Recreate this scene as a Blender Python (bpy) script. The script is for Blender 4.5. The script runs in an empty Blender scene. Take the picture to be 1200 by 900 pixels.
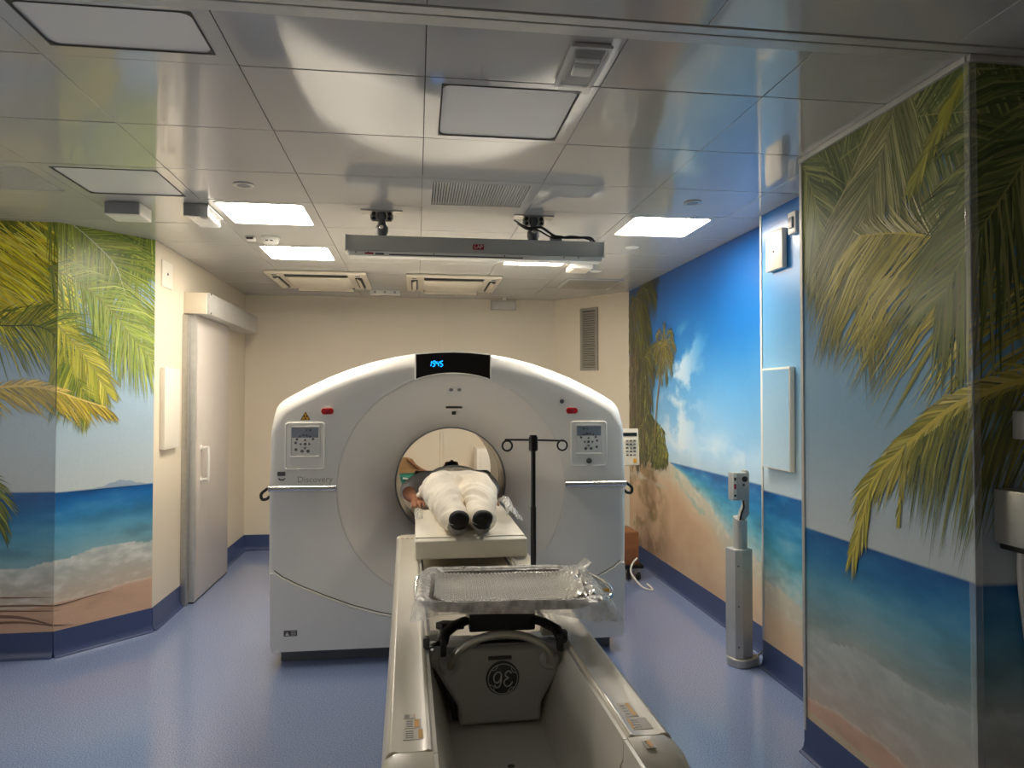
import bpy, bmesh, math, random
from mathutils import Vector, Matrix, noise as mnoise
random.seed(7)
PI = math.pi
SC = bpy.context.scene
COL = SC.collection
H = 2.70                      # ceiling height
V = Vector

# ------------------------------------------------------------------ materials
def lin(c):
    return tuple((x/255/12.92 if x/255 <= 0.04045 else ((x/255+0.055)/1.055)**2.4) for x in c)

def mat(name, rgb, rough=0.5, metal=0.0, spec=0.5, var=0.05, vscale=6.0, bump=0.0, bscale=80.0,
        coat=0.0, coat_rough=0.1, trans=0.0, emit=None, estr=0.0, alpha=1.0, ior=1.5):
    m = bpy.data.materials.new(name); m.use_nodes = True
    nt = m.node_tree; b = nt.nodes['Principled BSDF']
    l = lin(rgb)
    tc = nt.nodes.new('ShaderNodeTexCoord')
    nz = nt.nodes.new('ShaderNodeTexNoise'); nz.inputs['Scale'].default_value = vscale; nz.inputs['Detail'].default_value = 4
    nt.links.new(tc.outputs['Object'], nz.inputs['Vector'])
    rp = nt.nodes.new('ShaderNodeValToRGB')
    rp.color_ramp.elements[0].position = 0.3; rp.color_ramp.elements[1].position = 0.7
    rp.color_ramp.elements[0].color = tuple(max(0, x*(1-var)) for x in l)+(1,)
    rp.color_ramp.elements[1].color = tuple(min(1, x*(1+var)) for x in l)+(1,)
    nt.links.new(nz.outputs['Fac'], rp.inputs['Fac'])
    nt.links.new(rp.outputs['Color'], b.inputs['Base Color'])
    b.inputs['Roughness'].default_value = rough; b.inputs['Metallic'].default_value = metal
    b.inputs['Specular IOR Level'].default_value = spec; b.inputs['IOR'].default_value = ior
    b.inputs['Coat Weight'].default_value = coat; b.inputs['Coat Roughness'].default_value = coat_rough
    b.inputs['Transmission Weight'].default_value = trans; b.inputs['Alpha'].default_value = alpha
    if emit:
        b.inputs['Emission Color'].default_value = lin(emit)+(1,); b.inputs['Emission Strength'].default_value = estr
    if bump:
        n2 = nt.nodes.new('ShaderNodeTexNoise'); n2.inputs['Scale'].default_value = bscale; n2.inputs['Detail'].default_value = 3
        nt.links.new(tc.outputs['Object'], n2.inputs['Vector'])
        bp = nt.nodes.new('ShaderNodeBump'); bp.inputs['Strength'].default_value = bump; bp.inputs['Distance'].default_value = 0.01
        nt.links.new(n2.outputs['Fac'], bp.inputs['Height']); nt.links.new(bp.outputs['Normal'], b.inputs['Normal'])
    return m

M = {}
M['wall'] = mat('wall_paint', (222, 211, 190), 0.55, var=0.02, vscale=1.5, bump=0.03, bscale=300)
M['ceiling'] = mat('ceiling_metal', (192, 191, 187), 0.07, metal=0.05, spec=0.45, var=0.02, vscale=1.2, ior=1.75)
M['ceildark'] = mat('ceiling_gap', (40, 40, 40), 0.8)
M['frame'] = mat('luminaire_frame', (186, 186, 183), 0.3, spec=0.6, var=0.02)
M['diff_off'] = mat('diffuser_off', (226, 224, 222), 0.35, var=0.015, vscale=2)
M['lamp'] = mat('diffuser_lit', (255, 250, 240), 0.5, emit=(255, 243, 225), estr=40.0)
M['base'] = mat('vinyl_skirting', (62, 76, 116), 0.35, var=0.08, vscale=120)
M['white'] = mat('white_plastic', (226, 224, 216), 0.4, var=0.02)
M['cream'] = mat('cream_plastic', (222, 212, 192), 0.4, var=0.02)
M['plate'] = mat('wall_plate_white', (235, 228, 214), 0.4, var=0.02)
M['door'] = mat('door_leaf_paint', (206, 198, 190), 0.4, var=0.02)
M['steel'] = mat('brushed_steel', (190, 188, 182), 0.32, metal=0.75, var=0.06, vscale=30)
M['alu'] = mat('aluminium_satin', (196, 195, 190), 0.36, metal=0.3, var=0.05, vscale=20)
M['silver'] = mat('silver_paint', (178, 178, 173), 0.35, metal=0.25, var=0.04)
M['gantry'] = mat('gantry_cover', (232, 230, 224), 0.34, var=0.015, vscale=2, coat=0.2, coat_rough=0.2)
M['gantry2'] = mat('gantry_funnel', (236, 231, 222), 0.36, var=0.015, vscale=2, coat=0.1)
M['bore'] = mat('bore_liner', (200, 192, 178), 0.22, var=0.02)
M['chrome'] = mat('satin_chrome', (215, 213, 208), 0.2, metal=0.95, var=0.02)
M['darkgrey'] = mat('dark_grey_plastic', (78, 80, 82), 0.45)
M['midgrey'] = mat('mid_grey_plastic', (128, 130, 132), 0.42)
M['plinth'] = mat('plinth_grey', (96, 100, 106), 0.5)
M['black'] = mat('black_plastic', (16, 16, 17), 0.4)
M['gloss'] = mat('black_glass', (4, 4, 6), 0.08)
M['blueled'] = mat('blue_digits', (20, 120, 255), 0.5, emit=(10, 150, 255), estr=3.0)
M['red'] = mat('red_button', (178, 20, 28), 0.3)
M['redlogo'] = mat('crimson_plate', (150, 16, 44), 0.4)
M['yellow'] = mat('warning_yellow', (222, 160, 40), 0.5)
M['paper'] = mat('sticker_paper', (214, 208, 196), 0.6)
M['keypad'] = mat('keypad_grey', (220, 219, 214), 0.35)
M['screen'] = mat('keypad_screen', (136, 144, 156), 0.25)
M['button'] = mat('button_grey', (92, 94, 96), 0.45)
M['table'] = mat('table_cover', (228, 221, 205), 0.36, var=0.02, vscale=3, coat=0.15)
M['trough'] = mat('table_trough', (222, 219, 210), 0.3, var=0.02)
M['cradle'] = mat('cradle_carbon', (196, 186, 168), 0.3, var=0.02)
M['carriage'] = mat('carriage_grey', (172, 174, 175), 0.34, var=0.02, coat=0.2)
M['board'] = mat('tabletop_white', (226, 221, 206), 0.4, var=0.02)
M['logo'] = mat('logo_dark', (64, 68, 70), 0.3, metal=0.3)
M['logoline'] = mat('logo_line', (206, 208, 206), 0.3, metal=0.2)
M['trouser'] = mat('white_cotton', (238, 230, 214), 0.85, var=0.03, vscale=12, bump=0.12, bscale=60)
M['shirt'] = mat('grey_jersey', (196, 192, 192), 0.9, var=0.06, vscale=30)
M['maroon'] = mat('dark_maroon_cloth', (52, 28, 34), 0.85)
M['skin'] = mat('skin_tone', (166, 112, 84), 0.5, var=0.08, vscale=18)
M['hair'] = mat('hair_black', (22, 18, 17), 0.6)
M['sock'] = mat('sock_black', (16, 16, 18), 0.85, bump=0.2, bscale=220)
M['sockgrey'] = mat('sock_grey', (120, 118, 114), 0.85, bump=0.2, bscale=220)
M['sockline'] = mat('sock_stripe', (190, 188, 182), 0.85)
M['foam'] = mat('foam_black', (18, 18, 20), 0.8)
M['sheet'] = mat('sheet_white', (238, 232, 218), 0.75, var=0.02, bump=0.15, bscale=25)
M['wood'] = mat('brown_wood', (136, 88, 52), 0.5, var=0.2, vscale=14)
M['card'] = mat('cardboard_brown', (150, 116, 76), 0.75, var=0.08)
M['green'] = mat('teal_print', (30, 110, 92), 0.6, var=0.4, vscale=18)
M['cable_w'] = mat('cable_white', (216, 214, 208), 0.45)
M['grille'] = mat('grille_grey', (150, 145, 134), 0.4)
M['slot'] = mat('slot_dark', (60, 60, 58), 0.6)

def sheet_mat(name, fac, rough, col=(0.8, 0.8, 0.78)):
    m = bpy.data.materials.new(name); m.use_nodes = True
    nt = m.node_tree; out = nt.nodes['Material Output']; b = nt.nodes['Principled BSDF']
    b.inputs['Base Color'].default_value = (*col, 1); b.inputs['Roughness'].default_value = rough; b.inputs['Specular IOR Level'].default_value = 0.9
    t = nt.nodes.new('ShaderNodeBsdfTransparent'); mx = nt.nodes.new('ShaderNodeMixShader')
    tc = nt.nodes.new('ShaderNodeTexCoord'); nz = nt.nodes.new('ShaderNodeTexNoise'); nz.inputs['Scale'].default_value = 8
    nt.links.new(tc.outputs['Object'], nz.inputs['Vector'])
    mr = nt.nodes.new('ShaderNodeMapRange'); mr.inputs['To Min'].default_value = fac*.8; mr.inputs['To Max'].default_value = fac*1.2
    nt.links.new(nz.outputs['Fac'], mr.inputs['Value']); nt.links.new(mr.outputs['Result'], mx.inputs['Fac'])
    nt.links.new(t.outputs[0], mx.inputs[1]); nt.links.new(b.outputs[0], mx.inputs[2]); nt.links.new(mx.outputs[0], out.inputs['Surface'])
    return m
M['clearp'] = sheet_mat('clear_plastic', 0.22, 0.15)
M['glassy'] = sheet_mat('clear_cover', 0.22, 0.06)

def wrap_mat():
    m = bpy.data.materials.new('plastic_film'); m.use_nodes = True
    nt = m.node_tree; out = nt.nodes['Material Output']; b = nt.nodes['Principled BSDF']
    b.inputs['Base Color'].default_value = (0.9, 0.9, 0.88, 1); b.inputs['Roughness'].default_value = 0.2
    b.inputs['Specular IOR Level'].default_value = 0.9
    t = nt.nodes.new('ShaderNodeBsdfTransparent'); mx = nt.nodes.new('ShaderNodeMixShader')
    tc = nt.nodes.new('ShaderNodeTexCoord'); nz = nt.nodes.new('ShaderNodeTexNoise'); nz.inputs['Scale'].default_value = 40
    nt.links.new(tc.outputs['Object'], nz.inputs['Vector'])
    mr = nt.nodes.new('ShaderNodeMapRange'); mr.inputs['To Min'].default_value = 0.3; mr.inputs['To Max'].default_value = 0.75
    mr.inputs['From Min'].default_value = 0.3; mr.inputs['From Max'].default_value = 0.7
    nt.links.new(nz.outputs['Fac'], mr.inputs['Value']); nt.links.new(mr.outputs['Result'], mx.inputs['Fac'])
    bp = nt.nodes.new('ShaderNodeBump'); bp.inputs['Strength'].default_value = 0.5; bp.inputs['Distance'].default_value = 0.01
    nt.links.new(nz.outputs['Fac'], bp.inputs['Height']); nt.links.new(bp.outputs['Normal'], b.inputs['Normal'])
    nt.links.new(t.outputs[0], mx.inputs[1]); nt.links.new(b.outputs[0], mx.inputs[2]); nt.links.new(mx.outputs[0], out.inputs['Surface'])
    return m
M['film'] = wrap_mat()
M['bubble'] = mat('bubble_wrap', (250, 246, 238), 0.06, spec=1.0, var=0.06, vscale=90)
M['trayw'] = mat('tray_wrapped', (146, 142, 136), 0.2, spec=0.8, var=0.25, vscale=60, bump=0.4, bscale=90)

def floor_mat():
    m = bpy.data.materials.new('floor_vinyl'); m.use_nodes = True
    nt = m.node_tree; b = nt.nodes['Principled BSDF']
    tc = nt.nodes.new('ShaderNodeTexCoord')
    n1 = nt.nodes.new('ShaderNodeTexNoise'); n1.inputs['Scale'].default_value = 170; n1.inputs['Detail'].default_value = 2
    n2 = nt.nodes.new('ShaderNodeTexNoise'); n2.inputs['Scale'].default_value = 2.5
    vo = nt.nodes.new('ShaderNodeTexVoronoi'); vo.inputs['Scale'].default_value = 130
    for n in (n1, n2, vo): nt.links.new(tc.outputs['Object'], n.inputs['Vector'])
    r = nt.nodes.new('ShaderNodeValToRGB')
    els = r.color_ramp.elements
    els[0].position = 0.33; els[0].color = lin((104, 122, 164))+(1,)
    els[1].position = 0.68; els[1].color = lin((156, 170, 202))+(1,)
    e = els.new(0.5); e.color = lin((130, 147, 186))+(1,)
    nt.links.new(n1.outputs['Fac'], r.inputs['Fac'])
    mx = nt.nodes.new('ShaderNodeMixRGB'); mx.blend_type = 'MIX'
    lt = nt.nodes.new('ShaderNodeMath'); lt.operation = 'LESS_THAN'; lt.inputs[1].default_value = 0.16
    nt.links.new(vo.outputs['Distance'], lt.inputs[0])
    ml = nt.nodes.new('ShaderNodeMath'); ml.operation = 'MULTIPLY'; ml.inputs[1].default_value = 0.3
    nt.links.new(lt.outputs[0], ml.inputs[0]); nt.links.new(ml.outputs[0], mx.inputs[0])
    nt.links.new(r.outputs['Color'], mx.inputs[1]); mx.inputs[2].default_value = lin((170, 180, 215))+(1,)
    nt.links.new(mx.outputs[0], b.inputs['Base Color'])
    mr = nt.nodes.new('ShaderNodeMapRange'); mr.inputs['To Min'].default_value = 0.16; mr.inputs['To Max'].default_value = 0.24
    nt.links.new(n2.outputs['Fac'], mr.inputs['Value']); nt.links.new(mr.outputs['Result'], b.inputs['Roughness'])
    b.inputs['Specular IOR Level'].default_value = 0.75
    b.inputs['Coat Weight'].default_value = 0.5; b.inputs['Coat Roughness'].default_value = 0.09
    return m
M['floor'] = floor_mat()

def print_mat(name, rough):
    m = bpy.data.materials.new(name); m.use_nodes = True
    nt = m.node_tree; b = nt.nodes['Principled BSDF']
    at = nt.nodes.new('ShaderNodeAttribute'); at.attribute_name = 'Col'
    tc = nt.nodes.new('ShaderNodeTexCoord'); nz = nt.nodes.new('ShaderNodeTexNoise')
    nz.inputs['Scale'].default_value = 70; nz.inputs['Detail'].default_value = 3
    nt.links.new(tc.outputs['Object'], nz.inputs['Vector'])
    mr = nt.nodes.new('ShaderNodeMapRange'); mr.inputs['To Min'].default_value = 0.93; mr.inputs['To Max'].default_value = 1.07
    nt.links.new(nz.outputs['Fac'], mr.inputs['Value'])
    vm = nt.nodes.new('ShaderNodeVectorMath'); vm.operation = 'MULTIPLY'
    nt.links.new(at.outputs['Color'], vm.inputs[0]); nt.links.new(mr.outputs['Result'], vm.inputs[1])
    nt.links.new(vm.outputs[0], b.inputs['Base Color'])
    b.inputs['Roughness'].default_value = rough; b.inputs['Specular IOR Level'].default_value = 0.45
    return m
M['print'] = print_mat('printed_wall_film', 0.3)

# ------------------------------------------------------------------ geometry helpers
ROOT = {}
def new_bm(): return bmesh.new()

def box(bm, x0, x1, y0, y1, z0, z1, bev=0.0, seg=2, rot=None, piv=None):
    r = bmesh.ops.create_cube(bm, size=1.0)
    vs = r['verts']
    for v in vs:
        v.co = V((x0+(v.co.x+.5)*(x1-x0), y0+(v.co.y+.5)*(y1-y0), z0+(v.co.z+.5)*(z1-z0)))
    if bev > 0:
        es = list({e for v in vs for e in v.link_edges})
        g = bmesh.ops.bevel(bm, geom=es, offset=bev, segments=seg, profile=0.6, affect='EDGES')
        vs = list({v for f in g['faces'] for v in f.verts} | {v for v in vs if v.is_valid})
    if rot is not None:
        p = V(piv) if piv is not None else V(((x0+x1)/2, (y0+y1)/2, (z0+z1)/2))
        for v in vs: v.co = p + rot @ (v.co-p)
    return vs

def frame_from(t):
    t = t.normalized()
    a = V((0, 0, 1)) if abs(t.z) < 0.9 else V((1, 0, 0))
    s = a.cross(t).normalized(); u = t.cross(s).normalized()
    return s, u

def loft(bm, pts, radii, seg=12, cap=True, closed=False):
    """tube through pts; radii scalars or (rs,ru)"""
    pts = [V(p) for p in pts]; n = len(pts); rings = []
    ps = None
    for i, p in enumerate(pts):
        if closed: t = pts[(i+1) % n]-pts[i-1]
        else: t = pts[min(i+1, n-1)]-pts[max(i-1, 0)]
        t = t.normalized() if t.length > 1e-9 else V((0, 0, 1))
        if ps is None:
            s, u = frame_from(t)
        else:
            s = (ps - t*ps.dot(t))
            s = s.normalized() if s.length > 1e-6 else frame_from(t)[0]
            u = t.cross(s).normalized()
        ps = s
        r = radii[i] if isinstance(radii, (list, tuple)) else radii
        rs, ru = r if isinstance(r, (list, tuple)) else (r, r)
        rings.append([bm.verts.new(p+s*rs*math.cos(2*PI*k/seg)+u*ru*math.sin(2*PI*k/seg)) for k in range(seg)])
    m = n if closed else n-1
    for i in range(m):
        a, b = rings[i], rings[(i+1) % n]
        for k in range(seg):
            bm.faces.new((a[k], a[(k+1) % seg], b[(k+1) % seg], b[k]))
    if cap and not closed:
        bm.faces.new(list(reversed(rings[0]))); bm.faces.new(rings[-1])
    return rings

def smooth_pts(pts, k=6, closed=False):
    P = [V(p) for p in pts]; n = len(P); out = []
    rng = range(n if closed else n-1)
    for i in rng:
        if closed: p0, p1, p2, p3 = P[i-1], P[i], P[(i+1) % n], P[(i+2) % n]
        else: p0, p1, p2, p3 = P[max(i-1, 0)], P[i], P[i+1], P[min(i+2, n-1)]
        for j in range(k):
            t = j/k
            out.append(0.5*((2*p1)+(p2-p0)*t+(2*p0-5*p1+4*p2-p3)*t*t+(3*p1-p0-3*p2+p3)*t*t*t))
    if not closed: out.append(P[-1])
    return out

def tube(bm, pts, r, seg=8, k=6, closed=False):
    loft(bm, smooth_pts(pts, k, closed), r, seg, closed=closed)

def cyl(bm, p0, p1, r, r2=None, seg=20):
    loft(bm, [p0, p1], [r, r if r2 is None else r2], seg)

def lathe(bm, prof, centre, axis='z', seg=48, close=True):
    """prof: list of (r, h) along axis"""
    c = V(centre); rings = []
    for r, h in prof:
        ring = []
        for k in range(seg):
            a = 2*PI*k/seg
            if axis == 'z': q = V((r*math.cos(a), r*math.sin(a), h))
            elif axis == 'y': q = V((r*math.cos(a), h, r*math.sin(a)))
            else: q = V((h, r*math.cos(a), r*math.sin(a)))
            ring.append(bm.verts.new(c+q))
        rings.append(ring)
    for i in range(len(rings)-1):
        a, b = rings[i], rings[i+1]
        for k in range(seg):
            bm.faces.new((a[k], a[(k+1) % seg], b[(k+1) % seg], b[k]))
    if close:
        bm.faces.new(list(reversed(rings[0]))); bm.faces.new(rings[-1])

def prism(bm, poly, f, depth_vec):
    """poly: 2-D points, f maps (a,b)->Vector, extruded by depth_vec"""
    d = V(depth_vec)
    a = [bm.verts.new(f(*p)) for p in poly]; b = [bm.verts.new(f(*p)+d) for p in poly]
    n = len(poly)
    bm.faces.new(a); bm.faces.new(list(reversed(b)))
    for i in range(n): bm.faces.new((a[(i+1) % n], a[i], b[i], b[(i+1) % n]))

def rrect(cx, cy, w, h, r, k=5):
    out = []
    for sx, sy, a0 in ((1, 1, 0), (-1, 1, PI/2), (-1, -1, PI), (1, -1, 1.5*PI)):
        for j in range(k+1):
            a = a0+PI/2*j/k
            out.append((cx+sx*(w/2-r)+r*math.cos(a), cy+sy*(h/2-r)+r*math.sin(a)))
    return out

def link(name, me, m, parent=None):
    o = bpy.data.objects.new(name, me); COL.objects.link(o)
    if m is not None:
        for x in (m if isinstance(m, (list, tuple)) else [m]): me.materials.append(x)
    if parent is not None: o.parent = parent
    return o

def fin(name, bm, m, parent=None, smooth=True, bev=0.0, seg=2, local=False, ang=40, recalc=True, origin=None):
    if recalc: bmesh.ops.recalc_face_normals(bm, faces=bm.faces[:])
    me = bpy.data.meshes.new(name)
    loc = V((0, 0, 0))
    if parent is not None:
        if not local:
            inv = ROOT.get(parent.name, Matrix.Identity(4)).inverted()
            bmesh.ops.transform(bm, matrix=inv, verts=bm.verts[:])
    else:
        xs = [v.co for v in bm.verts]
        if origin is None:
            loc = V((sum((min(c.x for c in xs), max(c.x for c in xs)))/2, sum((min(c.y for c in xs), max(c.y for c in xs)))/2, min(c.z for c in xs)))
        else: loc = V(origin)
        bmesh.ops.translate(bm, vec=-loc, verts=bm.verts[:])
    bm.to_mesh(me); bm.free()
    if smooth:
        me.shade_smooth(); me.set_sharp_from_angle(angle=math.radians(ang))
    o = link(name, me, m, parent)
    if parent is None:
        o.location = loc; ROOT[o.name] = Matrix.Translation(loc)
    else: ROOT[o.name] = ROOT.get(parent.name, Matrix.Identity(4))
    if bev:
        md = o.modifiers.new('bevel', 'BEVEL'); md.width = bev; md.segments = seg; md.limit_method = 'ANGLE'; md.angle_limit = math.radians(40)
    return o

def tag(o, label, cat, group=None, kind=None):
    if label: o['label'] = label
    if cat: o['category'] = cat
    if group: o['group'] = group
    if kind: o['kind'] = kind
    return o

def struct(o, label=None, cat=None):
    o['kind'] = 'structure'
    if label: o['label'] = label
    if cat: o['category'] = cat
    return o

def thing(name, loc, label, cat, rz=0.0, group=None):
    o = bpy.data.objects.new(name, None); COL.objects.link(o)
    o.location = loc; o.rotation_euler = (0, 0, rz); o.empty_display_size = 0.1
    ROOT[o.name] = Matrix.Translation(V(loc)) @ Matrix.Rotation(rz, 4, 'Z')
    return tag(o, label, cat, group)

def text_bm(s, size, M4, depth=0.001, shear=0.0):
    cu = bpy.data.curves.new('txt', 'FONT'); cu.body = s; cu.size = size; cu.extrude = depth
    cu.align_x = 'CENTER'; cu.align_y = 'CENTER'; cu.shear = shear; cu.resolution_u = 3
    o = bpy.data.objects.new('txt', cu); COL.objects.link(o)
    dg = bpy.context.evaluated_depsgraph_get()
    me = bpy.data.meshes.new_from_object(o.evaluated_get(dg))
    bm = bmesh.new(); bm.from_mesh(me)
    bmesh.ops.transform(bm, matrix=M4, verts=bm.verts[:])
    bpy.data.objects.remove(o); bpy.data.curves.remove(cu); bpy.data.meshes.remove(me)
    return bm

def remesh_bm(bm, voxel, it=4, fac=0.5):
    bmesh.ops.recalc_face_normals(bm, faces=bm.faces[:])
    me = bpy.data.meshes.new('tmp'); bm.to_mesh(me); bm.free()
    o = bpy.data.objects.new('tmp', me); COL.objects.link(o)
    md = o.modifiers.new('r', 'REMESH'); md.mode = 'VOXEL'; md.voxel_size = voxel
    if it:
        s = o.modifiers.new('s', 'SMOOTH'); s.iterations = it; s.factor = fac
    dg = bpy.context.evaluated_depsgraph_get()
    m2 = bpy.data.meshes.new_from_object(o.evaluated_get(dg))
    b2 = bmesh.new(); b2.from_mesh(m2)
    bpy.data.objects.remove(o); bpy.data.meshes.remove(me); bpy.data.meshes.remove(m2)
    return b2

# front-facing text matrix: text X -> +X, text Y -> +Z, normal -> -Y
def face_front(x, y, z): return Matrix.Translation((x, y, z)) @ Matrix.Rotation(PI/2, 4, 'X')

# ------------------------------------------------------------------ camera
cam = bpy.data.cameras.new('camera'); co = bpy.data.objects.new('camera', cam); COL.objects.link(co)
SC.camera = co
cam.sensor_width = 36; cam.lens = 835/1200*36; cam.clip_start = 0.02
co.location = (0, 0, 1.6)
co.rotation_euler = (math.radians(90+1.156), 0, -math.radians(7.64))

# ------------------------------------------------------------------ room shell
XL, XR, XP, XQ = -1.80, 2.17, 1.755, 2.06
YB, YA, YP0, YP1, YQ = 7.85, 4.77, 2.05, 3.06, 4.05
FX, FY, FXL = 3.6, -1.6, -3.6        # far limits behind / beside the camera
FOOT = [(FXL, FY), (FX, FY), (FX, YP0), (XP, YP0), (XP, YP1), (XQ, YP1), (XQ, YQ), (XR, YQ), (XR, 7.10), (1.53, YB), (XL, YB), (XL, 5.22), (-2.22, YA), (FXL, YA)]

bm = new_bm()
prism(bm, [(FXL-.2, FY-.2), (FX+.2, FY-.2), (FX+.2, YB+.2), (FXL-.2, YB+.2)], lambda a, b: V((a, b, -0.1)), (0, 0, 0.1))
struct(fin('floor', bm, M['floor'], smooth=False, origin=(0, 0, 0)), 'speckled blue glossy vinyl floor', 'floor')

def wall(name, p0, p1, label, th=0.1, z0=0.0, z1=H+.0):
    """p0->p1 with the room on the left; thickness goes outward (right)"""
    p0, p1 = V((*p0, 0)), V((*p1, 0)); t = (p1-p0).normalized(); n = V((t.y, -t.x, 0))
    bm = new_bm()
    prism(bm, [(0, z0), ((p1-p0).length, z0), ((p1-p0).length, z1), (0, z1)], lambda a, b: p0+t*a+V((0, 0, b)), n*th)
    return struct(fin(name, bm, M['wall'], smooth=False), label, 'wall')

def baseboard(name, p0, p1, h=0.16, e0=0.0, e1=0.0):
    p0, p1 = V((*p0, 0)), V((*p1, 0)); t = (p1-p0).normalized(); n = V((-t.y, t.x, 0)); L = (p1-p0).length
    prof = [(0.0, h), (0.006, h), (0.006, 0.05), (0.010, 0.025), (0.020, 0.010), (0.034, 0.004), (0.034, 0.0), (0.0, 0.0)]
    bm = new_bm()
    prism(bm, prof, lambda a, b: p0+t*(-e0)+n*a+V((0, 0, b)), t*(L+e0+e1))
    return struct(fin(name, bm, M['base'], ang=30), None, None)

names = [('wall_front', 'dark cream wall behind the camera'), ('wall_front_right', 'cream wall at the near right of the camera'), ('wall_column_front', 'near face of the palm printed column facing the camera'),
         ('wall_column', 'long side of the column printed with palm fronds and sea'), ('wall_column_back', 'short far return of the printed column'),
         ('wall_right_panel', 'pale sky printed wall strip between column and far beach wall'), ('wall_right_return', 'small return beside the printed wall strip'),
         ('wall_right', 'right wall printed with beach, palms and blue sky'), ('wall_right_angle', 'cream angled wall with tall vent grille'), ('wall_back', 'plain cream back wall behind the scanner'),
         ('wall_left', 'cream left wall with the sliding door'), ('wall_left_angle', 'angled left wall printed with green palm fronds and surf'), ('wall_left_front', 'left wall facing camera printed with yellow palm fronds'), ('wall_front_left', 'wall at the near left of the camera')]
WALLS = {}
for i, (nm, lb) in enumerate(names):
    a, b = FOOT[i], FOOT[(i+1) % len(FOOT)]
    WALLS[nm] = wall(nm, a, b, lb, th=0.06 if nm in ('wall_right_return', 'wall_column_back', 'wall_right_panel') else 0.1)
    if nm in ('wall_left',):
        pass
for nm, a, b in [('baseboard_column', (XP, YP0), (XP, YP1)), ('baseboard_column_front', (FX, YP0), (XP, YP0)), ('baseboard_right_panel', (XQ, YP1), (XQ, YQ)),
                 ('baseboard_right', (XR, YQ), (XR, 7.10)), ('baseboard_right_angle', (XR, 7.10), (1.53, YB)), ('baseboard_back', (1.53, YB), (XL, YB)),
                 ('baseboard_left_back', (XL, YB), (XL, 6.86)), ('baseboard_left', (XL, 5.80), (XL, 5.22)), ('baseboard_left_angle', (XL, 5.22), (-2.22, YA)), ('baseboard_left_front', (-2.22, YA), (FXL, YA))]:
    baseboard(nm, a, b)

# ceiling: metal panels with thin gaps
XC = [-3.6, -3.0, -2.395, -1.79, -1.19, -0.585, 0.027, 0.64, 1.25, 1.86, 2.47]
YC = [2.09, 2.435, 3.01, 3.575, 4.105, 4.685, 5.265, 5.845, 6.425, 7.005, 7.585, 7.95]
SPECIAL = {}
def cell(i, j): return XC[i], XC[i+1], YC[j], YC[j+1]
# fixture cells (i,j)
LIT = [(4, 4), (4, 6), (8, 4), (7, 6)]
OFF = [(6, 1), (3, 3), (4, 0)]
skip = {(4, 4), (4, 6), (8, 4), (7, 6), (6, 1), (3, 3), (4, 0), (2, 3), (6, 3)}
bm = new_bm()
rs = random.Random(3)
for i in range(len(XC)-1):
    for j in range(len(YC)-1):
        if (i, j) in skip: continue
        x0, x1, y0, y1 = cell(i, j)
        g = 0.0021
        vs = box(bm, x0+g*.7, x1-g*.7, y0+g*1.7, y1-g*1.7, H, H+0.02, 0.0008, 1)
        tx, ty = rs.uniform(-1, 1)*0.0016, rs.uniform(-1, 1)*0.0016
        cx, cy = (x0+x1)/2, (y0+y1)/2
        for v in vs: v.co.z += abs((v.co.x-cx)*tx+(v.co.y-cy)*ty)*0 + (v.co.x-cx)*tx+(v.co.y-cy)*ty+0.0008
XF = [-3.6, -2.75, -1.55, -0.36, 0.027, 0.85, 1.65, 2.5, 3.6]
for i in range(len(XF)-1):
    for y0, y1 in ((-1.6, -0.2), (-0.2, 1.0), (1.0, 1.985)):
        box(bm, XF[i]+.0015, XF[i+1]-.0015, y0+.0015, y1-.0015, H, H+0.02, 0.001, 1)
struct(fin('ceiling', bm, M['ceiling'], ang=30, origin=(0, 0, H)), 'glossy grey metal panel ceiling', 'ceiling')
bm = new_bm(); box(bm, FXL-.1, FX+.1, FY-.1, YB+.2, H+.03, H+.13)
struct(fin('ceiling_slab', bm, M['ceildark'], smooth=False), 'dark slab above the ceiling panels', 'ceiling')
bm = new_bm(); box(bm, FXL, FX, 1.99, 2.028, H-.003, H+.02, .001); box(bm, FXL, FX, 2.036, 2.088, H-.003, H+.02, .002)
struct(fin('trim_1', bm, M['alu'], smooth=False), 'long grey metal ceiling joint strip', 'trim')
# trims: corner strips on the column, wall panel edges
for k, (x0, x1, y0, y1, z0, z1, m) in enumerate([
        (XP-.006, XP+.02, YP0-.006, YP0+.02, .0, H, 'clearp'), (XP-.008, XP+.002, YP1-.018, YP1+.004, 0.1, H, 'alu'),
        (XQ-.006, XQ+.002, YQ-.016, YQ+.004, .16, H, 'white'), (0.258, 0.290, YB-.02, YB, .16, H, 'cream'),
        (XP-.016, XP, YP0, YP1, H-.022, H, 'alu'), (XP-.01, FX, YP0-.016, YP0, H-.022, H, 'alu')]):
    bm = new_bm(); box(bm, x0, x1, y0, y1, z0, z1, 0.002)
    struct(fin('trim_%d' % (k+2), bm, M[m], smooth=False))

# ------------------------------------------------------------------ printed murals
def fbm(x, y, o=4, sc=1.0):
    return mnoise.fractal(V((x*sc, y*sc, 3.7)), 0.9, 2.1, o)

def mix(a, b, t):
    t = max(0.0, min(1.0, t)); return tuple(a[i]+(b[i]-a[i])*t for i in range(3))

def ramp(st, x):
    if x <= st[0][0]: return st[0][1]
    for (a, ca), (b, cb) in zip(st, st[1:]):
        if x <= b: return mix(ca, cb, (x-a)/(b-a))
    return st[-1][1]

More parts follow.
